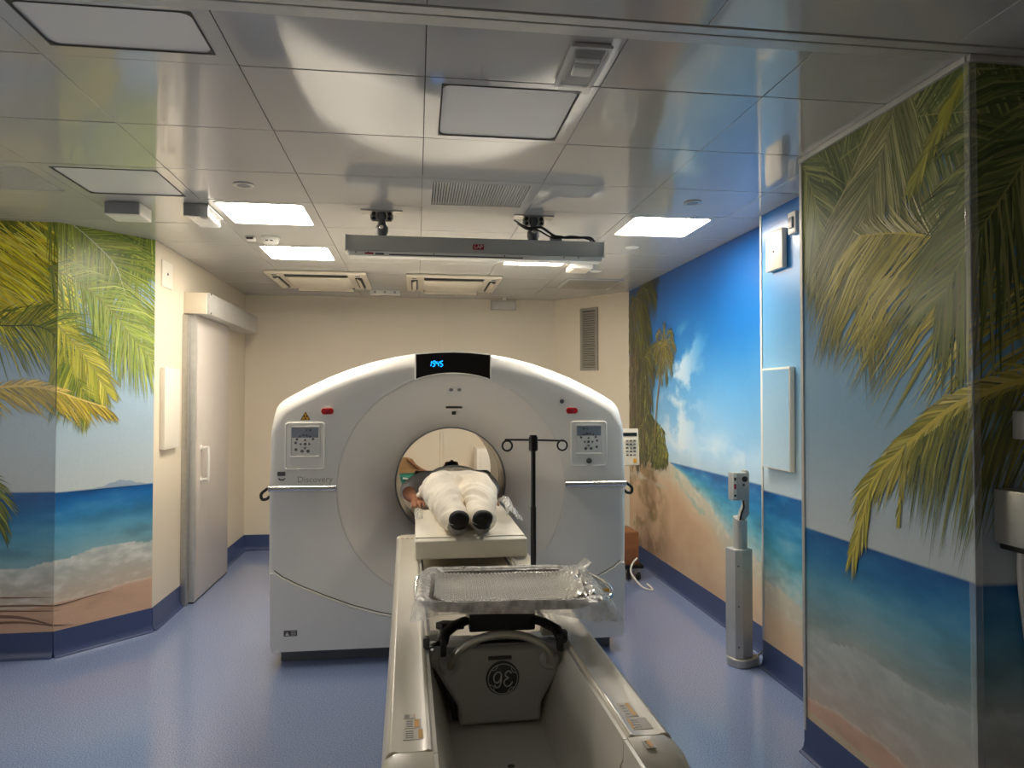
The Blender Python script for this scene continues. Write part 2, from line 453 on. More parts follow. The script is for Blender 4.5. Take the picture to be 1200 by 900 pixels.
def clip(poly, u0, u1, z0, z1):
    for ax, lim, sg in ((0, u0, 1), (0, u1, -1), (1, z0, 1), (1, z1, -1)):
        out = []
        for i in range(len(poly)):
            a, b = poly[i-1], poly[i]
            da, db = (a[ax]-lim)*sg, (b[ax]-lim)*sg
            if da >= 0 and db >= 0: out.append(b)
            elif da >= 0 > db or db >= 0 > da:
                t = da/(da-db); q = (a[0]+(b[0]-a[0])*t, a[1]+(b[1]-a[1])*t)
                out.append(q)
                if db >= 0: out.append(b)
        poly = out
        if len(poly) < 3: return None
    return poly

def frond(out, pts, L, n, cols, ang=50, droop=0.35, w=0.012, sides=(1, -1), rach=(150, 150, 90), rw=0.008, prof=None, jit=0.12, rnd=None):
    rnd = rnd or random
    P = smooth_pts([(p[0], p[1], 0) for p in pts], 24)
    N = len(P)
    for q in range(n):
        f = (q+rnd.random()*0.8)/n; i = min(int(f*(N-1)), N-2)
        p = P[i]; t = (P[min(i+2, N-1)]-P[max(i-2, 0)]).normalized()
        for s in sides:
            a = math.radians(ang*(1-0.45*f))*s + rnd.uniform(-jit, jit)
            d = V((t.x*math.cos(a)-t.y*math.sin(a), t.x*math.sin(a)+t.y*math.cos(a), 0))
            l = L*(prof(f) if prof else (0.45+0.75*math.sin(PI*min(1, f*0.85+0.12))))*rnd.uniform(0.75, 1.08)
            dd = droop*rnd.uniform(0.6, 1.3)
            m = p+d*l*0.5+V((0, -dd*l*0.10, 0)); e = p+d*l*0.93+V((0, -dd*l*0.55, 0))
            pe = V((-d.y, d.x, 0)); de = (e-m).normalized(); pe2 = V((-de.y, de.x, 0))
            ww = w*rnd.uniform(0.6, 1.2)
            c = mix(rnd.choice(cols), rnd.choice(cols), rnd.random())
            sh = rnd.uniform(0.78, 1.15); c = tuple(min(255, x*sh) for x in c)
            out.append(([(p+pe*ww*.3).to_tuple()[:2], (p-pe*ww*.3).to_tuple()[:2], (m-pe2*ww*.5).to_tuple()[:2], (m+pe2*ww*.5).to_tuple()[:2]], c))
            out.append(([(m+pe2*ww*.5).to_tuple()[:2], (m-pe2*ww*.5).to_tuple()[:2], e.to_tuple()[:2]], c))
    if rw:
        for i in range(0, N-2, 2):
            a, b = P[i], P[min(i+2, N-1)]; t = (b-a).normalized(); pe = V((-t.y, t.x, 0)); w0 = rw*(1-0.7*i/N)
            out.append(([(a+pe*w0/2).to_tuple()[:2], (a-pe*w0/2).to_tuple()[:2], (b-pe*w0/2).to_tuple()[:2], (b+pe*w0/2).to_tuple()[:2]], rach))

def mural(name, p0, t, n, u0, u1, z0, z1, fn, leaves, parent, step=0.012, uo=0.0):
    """surface point(u,z)=p0+t*(u-uo)+z ; n = towards the room"""
    p0, t, n = V((*p0, 0)), V((*t, 0)).normalized(), V((*n, 0)).normalized()
    nu = max(2, int((u1-u0)/step)); nz = max(2, int((z1-z0)/step))
    verts, cols, faces = [], [], []
    for j in range(nz+1):
        z = z0+(z1-z0)*j/nz
        for i in range(nu+1):
            u = u0+(u1-u0)*i/nu
            verts.append(p0+t*(u-uo)+n*0.0012+V((0, 0, z))); cols.append(fn(u, z))
    for j in range(nz):
        for i in range(nu):
            a = j*(nu+1)+i; faces.append((a, a+1, a+nu+2, a+nu+1))
    k = 0
    for poly, c in leaves:
        q = clip(poly, u0, u1, z0, z1)
        if not q: continue
        k += 1; off = 0.0016+0.0000012*k; b = len(verts)
        for u, z in q: verts.append(p0+t*(u-uo)+n*off+V((0, 0, z))); cols.append(c)
        faces.append(tuple(range(b, len(verts))))
    me = bpy.data.meshes.new(name)
    base = ROOT[parent.name].translation
    me.from_pydata([(v-base).to_tuple() for v in verts], [], faces)
    ca = me.color_attributes.new('Col', 'FLOAT_COLOR', 'POINT')
    flat = []
    for c in cols: flat.extend((*lin(c), 1.0))
    ca.data.foreach_set('color', flat)
    # all faces towards the room
    me.update()
    bmx = bmesh.new(); bmx.from_mesh(me)
    for f in bmx.faces:
        f.normal_update()
        if f.normal.dot(n) < 0: f.normal_flip()
    bmx.to_mesh(me); bmx.free()
    o = link(name, me, M['print'], parent); ROOT[o.name] = ROOT[parent.name]
    return o

rnd = random.Random(11)
ZH = 1.03
# ---- left murals (u<0 on the wall facing the camera, u>0 on the angled wall)
def sea_beach(u, z, zh, sky, sea, foam_z, sand_z, sand, tilt=0.0, foam=0.9):
    if z > zh:
        return ramp(sky, z)
    f = fbm(u*3, z*10, 4)
    f2 = fbm(u*9+5, z*22, 5)
    zf = foam_z+0.05*fbm(u*2.2, 1.3, 3)+tilt*u
    zs = sand_z+0.04*fbm(u*1.6, 7.3, 3)+tilt*u*1.2
    if z > zf:
        t = (zh-z)/(zh-zf)
        c = ramp(sea, t)
        return mix(c, tuple(x*0.8 for x in c), max(0, f)*0.9) if f > 0 else mix(c, (190, 220, 228), -f*0.25)
    if z > zs:
        t = (zf-z)/(zf-zs)
        c = mix((176, 190, 186), (206, 188, 166), t)
        return mix(c, (236, 234, 226), max(0, min(1, 0.9*f2+0.55-0.6*t))*foam)
    c = mix(sand, tuple(x*0.86 for x in sand), max(0, f*0.8))
    edge = math.exp(-((zs-z)/0.012)**2)
    return mix(c, (232, 222, 206), edge*0.7)
def left_fn(u, z):
    sky = [(1.0, (196, 206, 206)), (1.35, (176, 198, 212)), (2.0, (150, 186, 218)), (2.7, (160, 190, 214))]
    sea = [(0, (10, 92, 164)), (0.25, (34, 120, 184)), (0.6, (84, 156, 190)), (1.0, (140, 182, 188))]
    c = sea_beach(u, z, 1.015, sky, sea, 0.60, 0.34, (214, 176, 146), 0.06, 0.75)
    # dense leaf mass behind the fronds
    g = (z-(2.18-0.55*(u+0.1) if u < 0.1 else 2.25+0.2*(u-.1)))/0.12+1.2*fbm(u*7, z*7, 3)
    if g > 0:
        base = mix((150, 150, 40), (84, 104, 34), 0.5+0.9*fbm(u*4, z*5, 3)+0.5*(u > 0))
        c = mix(c, base, min(1, g))
    return c
lv = []
Yel = [(255, 238, 46), (250, 226, 52), (220, 210, 48), (255, 246, 120)]
def field(out, u0, u1, z0, z1, n, ang, spread, L, w, cols, rnd):
    for _ in range(n):
        u, z = rnd.uniform(u0, u1), rnd.uniform(z0, z1); a = math.radians(ang+rnd.uniform(-spread, spread)); l = L*rnd.uniform(.6, 1.2)
        d = (math.cos(a), math.sin(a)); p = (-d[1]*w*.5, d[0]*w*.5)
        c = mix(rnd.choice(cols), rnd.choice(cols), rnd.random()); sh = rnd.uniform(.84, 1.14); c = tuple(min(255, x*sh) for x in c)
        m = (u+d[0]*l*.5, z+d[1]*l*.5-.01*l)
        out.append(([(u+p[0]*.4, z+p[1]*.4), (u-p[0]*.4, z-p[1]*.4), (m[0]-p[0], m[1]-p[1]), (u+d[0]*l, z+d[1]*l-.08*l), (m[0]+p[0], m[1]+p[1])], c))
Grn = [(122, 142, 40), (92, 120, 38), (148, 160, 56), (170, 176, 80)]
frond(lv, [(0.62, 2.80), (0.35, 2.66), (0.05, 2.72)], 0.42, 130, Grn, 60, 0.7, 0.010, (1,), rnd=rnd)
field(lv, -1.4, 0.05, 2.45, 2.85, 420, -72, 14, .30, .012, [(150, 150, 44), (112, 124, 40), (190, 184, 60)], rnd)
field(lv, -1.4, -.12, 2.28, 2.72, 520, -36, 10, .36, .010, Yel, rnd)
field(lv, -1.4, -.10, 2.10, 2.50, 560, -34, 9, .36, .009, Yel+[(170, 166, 40)], rnd)
field(lv, -.16, .02, 2.12, 2.45, 90, -42, 10, .26, .009, Yel+Grn, rnd)
frond(lv, [(-0.05, 2.78), (0.10, 2.69), (0.21, 2.61), (0.345, 2.48), (0.42, 2.28), (0.49, 2.14), (0.60, 2.00)], 0.44, 180, Grn, 58, 0.55, 0.0095, rach=(196, 200, 170), rnd=rnd)
frond(lv, [(-0.05, 2.42), (0.18, 2.30), (0.34, 2.16), (0.47, 2.0), (0.60, 1.86)], 0.34, 130, [(150, 166, 70), (180, 190, 110), (122, 148, 66)], 55, 0.6, 0.008, rnd=rnd)
frond(lv, [(-0.8, 2.10), (-0.33, 2.05), (-0.12, 2.05), (0.0, 1.98), (0.07, 1.85), (0.12, 1.72), (0.20, 1.56)], 0.32, 190, [(120, 140, 44), (150, 156, 50), (74, 104, 46), (190, 186, 70)], 58, 0.55, 0.009, rach=(60, 84, 60), rnd=rnd)
frond(lv, [(0.0, 2.06), (0.12, 1.92), (0.22, 1.78), (0.30, 1.64)], 0.20, 60, [(190, 186, 70), (150, 156, 50), (206, 196, 90)], 40, 0.4, 0.011, rnd=rnd)
frond(lv, [(-0.9, 1.58), (-0.5, 1.64), (-0.3, 1.672), (-0.13, 1.675), (0.0, 1.645), (0.12, 1.60), (0.30, 1.54)], 0.26, 130, [(206, 186, 60), (222, 200, 110), (170, 152, 60), (150, 132, 60)], 40, 0.35, 0.012, (-1,), rach=(230, 204, 120), rw=0.022, rnd=rnd)
frond(lv, [(-0.9, 1.60), (-0.3, 1.675), (-0.13, 1.68), (0.06, 1.64)], 0.09, 60, [(226, 200, 120), (206, 180, 90)], 26, 0.0, 0.010, (1,), rw=0, rnd=rnd)
frond(lv, [(-0.75, 1.20), (-0.5, 1.16), (-0.36, 1.02), (-0.31, 0.80)], 0.20, 60, [(96, 116, 60), (140, 146, 70)], 34, 0.5, 0.011, rnd=rnd)
hp_ = [(0.16+.46*k/24, 1.0155+0.042*math.exp(-((.46*k/24-.24)/0.11)**2)+.004*math.sin(k*1.7)) for k in range(25)]
for a, b in zip(hp_, hp_[1:]): lv.append(([(a[0], 1.0145), (b[0], 1.0145), b, a], (150, 172, 190)))
def stroke(out, P, w0, c):
    for a, b, t in zip(P, P[1:], range(len(P))):
        w1 = w0*(1-t/len(P)); w2 = w0*(1-(t+1)/len(P))
        out.append(([(a[0], a[1]-w1), (b[0], b[1]-w2), (b[0], b[1]+w2), (a[0], a[1]+w1)], c))
def curve2(*P): return [(p.x, p.y) for p in smooth_pts([(a, b, 0) for a, b in P], 8)]
for P_, w_ in ((((-.5, .27), (-.2, .255), (0, .20), (.12, .172)), .012), (((-.5, .22), (-.2, .225), (0, .195), (.06, .18)), .010), (((-.5, .33), (-.15, .325), (.05, .318), (.25, .335), (.36, .33)), .007), (((-.5, .385), (-.2, .375), (.02, .372)), .006), (((-.4, .30), (-.1, .29), (.04, .285)), .006)):
    stroke(lv, curve2(*P_), w_, (128, 100, 84))
tB = V((0.42, 0.45, 0)).normalized()
mural('mural', (-2.22, YA), (1, 0), (0, -1), -1.38, 0.0, 0.16, H, left_fn, lv, WALLS['wall_left_front'], 0.012)
mural('mural', (-2.22, YA), tB.to_tuple()[:2], (tB.y, -tB.x), 0.0, 0.613, 0.16, H, left_fn, lv, WALLS['wall_left_angle'], 0.010)

# ---- right beach mural, u = Y
def right_fn(u, z):
    sky = [(1.02, (196, 220, 232)), (1.25, (150, 198, 232)), (1.6, (94, 164, 216)), (2.1, (12, 106, 180)), (2.7, (2, 78, 152))]
    if u < YQ+.02: sky = [(1.02, (206, 220, 226)), (1.25, (186, 214, 230)), (1.8, (124, 180, 220)), (2.3, (60, 138, 204)), (2.7, (26, 104, 184))]
    if z > 1.045:
        c = ramp(sky, z+0.06*fbm(u*1.2, z*1.5, 3))
        if u > YQ:
            dens = .8*math.exp(-((u-5.75)/0.42)**2)*(1.0 if z < 2.05 else max(0, 1-(z-2.05)/.2))
            a = fbm(u*2.6+1.7, z*4.5, 5)
            k = max(0, min(1, (a+0.35*dens-0.12)*2.4))*dens
            k2 = math.exp(-((z-1.22)/0.10)**2)*max(0, min(1, 0.55+1.4*fbm(u*2+9, z*5, 4)))*(0.7 if u > 4.5 else 0.25)
            c = mix(c, (240, 240, 240), max(k, k2)*0.9)
        return c
    shore = ramp([(3.0, (0.40,)*3), (3.65, (0.47,)*3), (4.28, (0.55,)*3), (4.75, (0.66,)*3), (5.2, (0.84,)*3), (5.6, (0.98,)*3), (5.95, (1.05,)*3), (7.2, (1.07,)*3)], u)[0]
    shore += 0.03*fbm(u*3, 2.2, 3)
    f = fbm(u*4, z*16, 4); f2 = fbm(u*16, z*30, 4)
    sand = mix((226, 196, 158), (214, 176, 138), 0.5+fbm(u*2, z*3, 3))
    if z > shore:
        t = (1.045-z)/max(0.02, 1.045-shore)
        c = ramp([(0, (6, 98, 170)), (0.3, (24, 134, 196)), (0.65, (90, 180, 204)), (1.0, (184, 206, 196))], t)
        c = mix(c, tuple(x*0.8 for x in c), max(0, f)) if f > 0 else mix(c, (206, 230, 234), -f*0.4)
        return mix(c, (226, 226, 214), max(0, min(1, (t-0.55)*1.2*(0.5+f2))))
    d = shore-z
    wet = mix((206, 204, 184), (222, 200, 166), d/0.22)
    c = mix(wet, (232, 226, 206), max(0, min(1, f2*0.9+0.2-d*3)))
    c = mix(c, sand, max(0, min(1, (d-0.10)/0.18)))
    if u > 5.9:      # dappled palm shade and driftwood printed on the beach
        k = max(0, min(1, 2.2*fbm(u*3.3, z*5+2, 4)+0.35))*min(1, (u-5.9)/0.4)
        c = mix(c, (150, 118, 74), k*0.75)
        if z > 0.80: c = mix(c, (206, 196, 176), max(0, min(1, 2*fbm(u*2, z*18, 3)+0.3))*min(1, (u-5.9)/.3))
    if 5.15 < u < 5.8 and abs(z-(0.93-0.35*(5.8-u)+.05*fbm(u*6, 0, 2))) < 0.018+0.02*fbm(u*9, 4, 2): c = mix(c, (150, 190, 180), 0.5)
    return c
lr = []
dk = [(40, 44, 26), (60, 62, 32), (80, 76, 44), (30, 36, 24)]
gr = [(66, 78, 30), (100, 106, 36), (46, 58, 26), (134, 134, 52)]
br = [(92, 76, 48), (66, 56, 34), (120, 100, 62)]
def blob(out, cu, cz, ru, rz, n, cols, size, rnd):
    for _ in range(n):
        a = rnd.uniform(0, 2*PI); r = math.sqrt(rnd.random()); u = cu+ru*r*math.cos(a); z = cz+rz*r*math.sin(a)
        d = rnd.uniform(-0.9, 0.9)-PI/2; l = size*rnd.uniform(0.5, 1.4); w = size*0.16
        e = (u+l*math.cos(d), z+l*math.sin(d)); px, pz = -math.sin(d)*w, math.cos(d)*w
        m = ((u+e[0])/2, (z+e[1])/2); c = rnd.choice(cols); s = rnd.uniform(.7, 1.2); c = tuple(min(255, x*s) for x in c)
        out.append(([(u, z), (m[0]+px, m[1]+pz), e, (m[0]-px, m[1]-pz)], c))
blob(lr, 6.86, 1.45, 0.30, 0.45, 800, dk+br, 0.16, rnd)
blob(lr, 6.62, 1.28, 0.40, 0.22, 700, gr+dk, 0.12, rnd)
blob(lr, 6.25, 1.20, 0.22, 0.20, 420, gr, 0.09, rnd)
blob(lr, 6.10, 1.12, 0.14, 0.10, 200, gr, 0.07, rnd)
blob(lr, 6.60, 1.66, 0.12, 0.30, 380, gr+dk, 0.10, rnd)
blob(lr, 6.9, 1.95, 0.16, 0.35, 350, dk+br, 0.14, rnd)
for x0, x1 in ((6.98, 7.05), (6.80, 6.9), (6.62, 6.66)):
    lr.append(([(x0, 1.1), (x0+.04, 1.1), (x1+.03, 2.5), (x1, 2.5)], (110, 92, 66)))
for du, dz in ((-.55, .0), (-.42, -.35), (-.25, -.55), (-.05, -.6), (-.6, .2), (.2, -.4), (-.38, -.62)):
    frond(lr, [(6.85, 2.60), (6.85+du*.5, 2.62+dz*.25+.02), (6.85+du, 2.56+dz)], 0.26, 34, dk+gr, 36, 1.0, 0.015, rnd=rnd, rw=.014, rach=(110, 104, 70))
for du, dz in ((-.30, -.1), (-.22, -.4), (.1, -.5), (-.35, .12)):
    frond(lr, [(6.62, 1.98), (6.62+du*.5, 1.99+dz*.3+.02), (6.62+du, 1.96+dz)], 0.22, 28, dk+gr, 36, 1.0, 0.014, rnd=rnd, rw=.012, rach=(110, 104, 70))
tr = smooth_pts([(6.30, 1.20, 0), (6.26, 1.45, 0), (6.17, 1.75, 0), (6.04, 2.06, 0)], 8)
for a, b in zip(tr, tr[1:]): lr.append(([(a.x-.018, a.y), (a.x+.018, a.y), (b.x+.016, b.y), (b.x-.016, b.y)], (124, 104, 78)))
for du, dz in ((-.26, -.02), (.24, -.02), (-.2, .1), (.18, .12), (0, .17), (-.18, -.22), (.16, -.22), (-.06, -.30), (.06, -.3), (-.22, -.12), (.22, -.12)):
    frond(lr, [(6.04, 2.07), (6.04+du*.55, 2.09+dz*.6+.03), (6.04+du, 2.05+dz)], 0.11, 17, gr+br+[(150, 140, 60)], 34, 0.9, 0.010, rnd=rnd, rw=.008, rach=(140, 130, 70))
mural('mural', (XR, 0), (0, 1), (-1, 0), YQ, 7.10, 0.16, H, right_fn, lr, WALLS['wall_right'], 0.014)
mural('mural', (XQ, 0), (0, 1), (-1, 0), YP1, YQ, 0.16, H, right_fn, [], WALLS['wall_right_panel'], 0.014)

# ---- column mural: u = Y on the long side, continuing below 2.05 on the front face
def col_fn(u, z):
    sky = [(1.0, (190, 200, 204)), (1.2, (176, 194, 206)), (1.6, (134, 176, 206)), (2.1, (96, 150, 196)), (2.7, (84, 134, 184))]
    sea = [(0, (8, 84, 150)), (0.2, (28, 112, 170)), (0.5, (96, 158, 184)), (1.0, (176, 186, 176))]
    zt = z-0.0*(u-2)
    c = sea_beach(u*1.0, zt, 1.01, sky, sea, 0.62, 0.33, (222, 180, 146), -0.02, 0.4)
    g = (z-(2.30+0.12*math.sin(u*6)+(0.0 if u < 2.5 else -0.25*(u-2.5))))/0.15+1.6*fbm(u*6, z*4, 4)
    if u < 2.05: g = max(g, (z-1.95)/0.2+1.5*fbm(u*6, z*5, 3))
    if g > 0: c = mix(c, mix((96, 112, 52), (58, 76, 38), 0.5+fbm(u*8, z*3, 3)), min(1, g))
    if 0.16 <= z < 0.20: c = mix(c, (214, 200, 160), 0.7)
    return c
lc = []
G1 = [(96, 112, 54), (126, 136, 72), (72, 92, 44), (150, 152, 96)]
Y1 = [(186, 176, 74), (160, 152, 60), (206, 196, 120), (130, 130, 52)]
frond(lc, [(3.2, 2.74), (2.6, 2.80), (2.0, 2.72), (1.7, 2.6)], 0.42, 200, G1, 70, 0.6, 0.011, (1,), rnd=rnd)
frond(lc, [(2.75, 2.60), (2.4, 2.62), (2.05, 2.52)], 0.50, 150, G1, 74, 0.4, 0.011, (-1, 1), rnd=rnd)
frond(lc, [(3.10, 2.74), (3.0, 2.6), (2.92, 2.42), (2.86, 2.2)], 0.36, 110, G1, 40, 0.5, 0.010, rnd=rnd)
frond(lc, [(2.36, 2.80), (2.44, 2.60), (2.55, 2.42), (2.62, 2.22), (2.66, 2.06)], 0.52, 220, [(118, 122, 72), (150, 150, 100), (98, 108, 60), (176, 170, 120)], 40, 0.55, 0.009, rach=(140, 140, 100), rnd=rnd)
frond(lc, [(2.05, 2.66), (2.2, 2.50), (2.32, 2.36)], 0.12, 30, [(160, 158, 60), (130, 136, 50)], 20, 0.2, 0.016, rw=.02, rach=(150, 150, 50), rnd=rnd)
frond(lc, [(1.55, 1.70), (1.78, 1.90), (2.05, 2.06), (2.22, 2.15), (2.40, 2.21), (2.62, 2.25)], 0.58, 170, Y1, 66, 0.5, 0.011, (-1,), rach=(206, 192, 90), rw=0.02, rnd=rnd)
frond(lc, [(1.55, 1.70), (1.78, 1.90), (2.05, 2.06), (2.22, 2.16), (2.40, 2.21), (2.62, 2.25)], 0.17, 110, [(216, 210, 170), (190, 182, 120), (120, 124, 60)], 40, -0.3, 0.009, (1,), rw=0, rnd=rnd)
for k in range(4):
    frond(lc, [(1.5+.1*k, 2.75-.1*k), (1.72+.1*k, 2.5-.12*k), (2.0+.06*k, 2.42-.16*k)], 0.4, 60, G1, 44, 0.5, 0.014, rnd=rnd)
frond(lc, [(1.5, 1.55), (1.8, 1.66), (2.06, 1.60), (2.22, 1.52), (2.40, 1.40), (2.55, 1.28), (2.62, 1.12), (2.68, 0.98)], 0.20, 150, Y1, 24, 0.45, 0.013, rach=(206, 190, 90), rw=0.022, rnd=rnd)
frond(lc, [(1.5, 1.53), (1.8, 1.64), (2.06, 1.57), (2.3, 1.45)], 0.36, 90, [(110, 116, 56), (140, 140, 70), (80, 90, 50)], 60, 0.9, 0.011, (-1,), rw=0, rnd=rnd)
frond(lc, [(2.36, 1.44), (2.38, 1.30), (2.41, 1.14)], 0.07, 14, Y1, 16, 0.2, 0.012, rnd=rnd)
mural('mural', (XP, 0), (0, 1), (-1, 0), YP0, YP1, 0.16, H, col_fn, lc, WALLS['wall_column'], 0.010)
mural('mural', (XP, YP0), (-1, 0), (0, -1), YP0-1.4, YP0, 0.16, H, col_fn, lc, WALLS['wall_column_front'], 0.014, uo=YP0)

# ------------------------------------------------------------------ ceiling fixtures
def frame_ring(bm, x0, x1, y0, y1, a0, a1, b0, b1, z0, z1, r=0.03):
    """flat panel x0..y1 with a rounded opening a0..b1"""
    inner = rrect((a0+a1)/2, (b0+b1)/2, a1-a0, b1-b0, r, 5)
    cx, cy = (a0+a1)/2, (b0+b1)/2
    outer = []
    for px, py in inner:
        dx, dy = px-cx, py-cy
        k = min(((x1-cx) if dx > 0 else (cx-x0))/max(abs(dx), 1e-6), ((y1-cy) if dy > 0 else (cy-y0))/max(abs(dy), 1e-6))
        outer.append((cx+dx*k, cy+dy*k))
    # put exact corners
    for (X, Y) in ((x1, y1), (x0, y1), (x0, y0), (x1, y0)):
        j = min(range(len(outer)), key=lambda i: (outer[i][0]-X)**2+(outer[i][1]-Y)**2); outer[j] = (X, Y)
    n = len(inner)
    R = [[bm.verts.new((p[0], p[1], z)) for p in ring] for ring, z in ((outer, z1), (outer, z0), (inner, z0), (inner, z1))]
    for i in range(4):
        a, b = R[i], R[(i+1) % 4]
        for k in range(n): bm.faces.new((a[k], a[(k+1) % n], b[(k+1) % n], b[k]))

def ceiling_light(c, label, lit, group=None, dif=None):
    x0, x1, y0, y1 = cell(*c); x0 += .0012; x1 -= .0012; y0 += .0012; y1 -= .0012
    t = thing('ceiling_light', ((x0+x1)/2, (y0+y1)/2, H), label, 'ceiling light', group=group)
    a0, a1, b0, b1 = dif or (x0+.062, x1-.062, y0+.048, y1-.048)
    bm = new_bm(); frame_ring(bm, x0, x1, y0, y1, a0, a1, b0, b1, H, H+.02, 0.03); fin('frame', bm, M['ceiling'], t, ang=30)
    bm = new_bm(); prism(bm, rrect((a0+a1)/2, (b0+b1)/2, a1-a0-.004, b1-b0-.004, .03), lambda a, b: V((a, b, H+.003)), (0, 0, .012))
    fin('diffuser', bm, M['lamp'] if lit else M['diff_off'], t, ang=30)
    bm = new_bm(); frame_ring(bm, a0-.005, a1+.005, b0-.005, b1+.005, a0, a1, b0, b1, H-.0025, H+.001, 0.03)
    fin('seal', bm, M['slot'] if not lit else M['frame'], t, ang=30)
    return t
ceiling_light((4, 4), 'lit square ceiling light panel at front left, before the smoke detector', True)
ceiling_light((4, 6), 'lit square ceiling light panel between smoke detector and left air conditioner', True)
ceiling_light((8, 4), 'lit square ceiling light panel nearest the blue beach wall', True)
ceiling_light((7, 6), 'lit square ceiling light panel partly behind the laser bar', True)
ceiling_light((6, 1), 'switched-off square light panel in the middle of the ceiling beside emergency lamp', False)
ceiling_light((3, 3), 'switched-off square light panel beside the perforated vent, above the palm wall', False)
ceiling_light((4, 0), 'switched-off light panel cut by the top left picture edge', False, dif=(-1.125, -.645, 2.115, 2.36))

# perforated vent panel, linear grille
x0, x1, y0, y1 = cell(2, 3)
t = thing('perforated_vent', ((x0+x1)/2, (y0+y1)/2, H), 'perforated grey ceiling vent panel at the far left', 'vent')
bm = new_bm(); frame_ring(bm, x0, x1, y0, y1, x0+.06, x1-.06, y0+.06, y1-.06, H, H+.02, .01); fin('frame', bm, M['ceiling'], t)
bm = new_bm(); box(bm, x0+.06, x1-.06, y0+.06, y1-.06, H+.012, H+.02); fin('backing', bm, M['slot'], t, smooth=False)
bm = new_bm()
nx = 24
for i in range(nx+1):
    px = x0+.06+(x1-x0-.12)*i/nx; box(bm, px-.006, px+.006, y0+.06, y1-.06, H+.002, H+.006)
    py = y0+.06+(y1-y0-.12)*i/nx; box(bm, x0+.06, x1-.06, py-.006, py+.006, H+.0025, H+.0055)
fin('perforated_sheet', bm, M['frame'], t, smooth=False)
x0, x1, y0, y1 = cell(6, 3)
t = thing('linear_air_grille', ((x0+x1)/2, (y0+y1)/2, H), 'slotted grey ceiling air grille in front of the laser bar', 'vent')
bm = new_bm(); frame_ring(bm, x0, x1, y0, y1, x0+.05, x1-.05, y0+.05, y1-.06, H, H+.02, .005); fin('frame', bm, M['ceiling'], t)
bm = new_bm(); box(bm, x0+.05, x1-.05, y0+.05, y1-.06, H+.015, H+.02); fin('backing', bm, M['slot'], t, smooth=False)
n = 36
for i in range(n+1):
    px = x0+.05+(x1-x0-.1)*i/n
    bm = new_bm(); box(bm, px-.0042, px+.0042, y0+.05, y1-.06, H+.001, H+.014); fin('slat', bm, M['frame'], t, smooth=False)

# recessed downlights
for (px, py, lb) in [(-.885, 3.80, 'small round recessed downlight in front of the left lit panel'), (1.535, 3.81, 'small round recessed downlight in front of the right lit panel'),
                     (1.55, 5.0, 'small round white ceiling disc behind the right lit panel'), (1.53, 5.98, 'small round white ceiling disc near grey ceiling hatch')]:
    t = thing('downlight', (px, py, H), lb, 'downlight')
    bm = new_bm(); lathe(bm, [(.050, .0), (.052, -.004), (.046, -.007), (.034, -.006), (.032, .0)], (px, py, H), seg=32, close=False); fin('trim_ring', bm, M['steel'] if py < 4 else M['white'], t)
    bm = new_bm(); lathe(bm, [(.034, -.002), (.034, -.005), (.02, -.007)], (px, py, H), seg=24); fin('lens', bm, M['midgrey'] if py < 4 else M['white'], t)

# smoke detector and small sensor beside it
px, py = -.99, 5.02
t = thing('smoke_detector', (px, py, H), 'white domed smoke detector between the two left lit panels', 'smoke detector')
bm = new_bm(); lathe(bm, [(.062, 0), (.062, -.012), (.054, -.018), (.054, -.026), (.046, -.045), (.028, -.052)], (px, py, H), seg=36); fin('body', bm, M['white'], t)
for k in (-1, 1):
    bm = new_bm(); box(bm, px+k*.014-.010, px+k*.014+.010, py-.054, py-.044, H-.036, H-.028, .002); fin('slot', bm, M['slot'], t)
t = thing('ceiling_sensor', (-1.12, 5.02, H), 'tiny white box with red lens beside the smoke detector', 'sensor')
bm = new_bm(); box(bm, -1.15, -1.09, 4.99, 5.05, H-.028, H, .006); fin('body', bm, M['white'], t)
bm = new_bm(); box(bm, -1.142, -1.098, 4.986, 4.992, H-.023, H-.010, .002); fin('lens', bm, M['maroon'], t)

# emergency luminaires
def emergency_light(x0, x1, y0, y1, h, label, front='darkgrey'):
    t = thing('emergency_light', ((x0+x1)/2, (y0+y1)/2, H), label, 'emergency light')
    bm = new_bm(); box(bm, x0, x1, y0, y1, H-.012, H, .006); fin('base_plate', bm, M['frame'], t)
    bm = new_bm(); box(bm, x0+.006, x1-.006, y0+.006, y1-.006, H-h, H-.012, .012, 3); fin('clear_cover', bm, M['glassy'], t)
    bm = new_bm(); box(bm, x0+.03, x1-.03, (y0+y1)/2-.03, (y0+y1)/2+.03, H-.03, H-.0125, .004); fin('battery', bm, M['white'], t)
    bm = new_bm(); cyl(bm, ((x0+x1)/2-.04, y0+.07, H-.024), ((x0+x1)/2+.04, y0+.07, H-.024), .007); fin('lamp_tube', bm, M['white'], t)
    bm = new_bm(); frame_ring(bm, x0-.003, x1+.003, y0-.003, y1+.003, x0+.012, x1-.012, y0+.012, y1-.012, H-.016, H-.008, .01); fin('rim', bm, M['frame'], t)
    return t
emergency_light(.475, .600, 2.13, 2.41, .045, 'clear rectangular emergency lamp above the middle switched-off panel')
t = emergency_light(-1.30, -1.17, 4.20, 4.50, .07, 'clear boxed emergency lamp with grey end beside front left lit panel')
bm = new_bm(); box(bm, -1.302, -1.168, 4.195, 4.215, H-.072, H, .004); fin('end_cap', bm, M['midgrey'], t)
t = thing('emergency_light', (1.33, 5.78, H), 'small white boxed lamp behind right end of laser bar', 'emergency light')
bm = new_bm(); box(bm, 1.24, 1.42, 5.62, 5.86, H-.045, H, .01); fin('housing', bm, M['white'], t)
bm = new_bm(); box(bm, 1.255, 1.405, 5.65, 5.84, H-.05, H-.045, .002); fin('diffuser', bm, M['cream'], t)
t = thing('motion_sensor', (-1.64, 4.25, H), 'grey fronted ceiling box above the palm print corner', 'sensor')
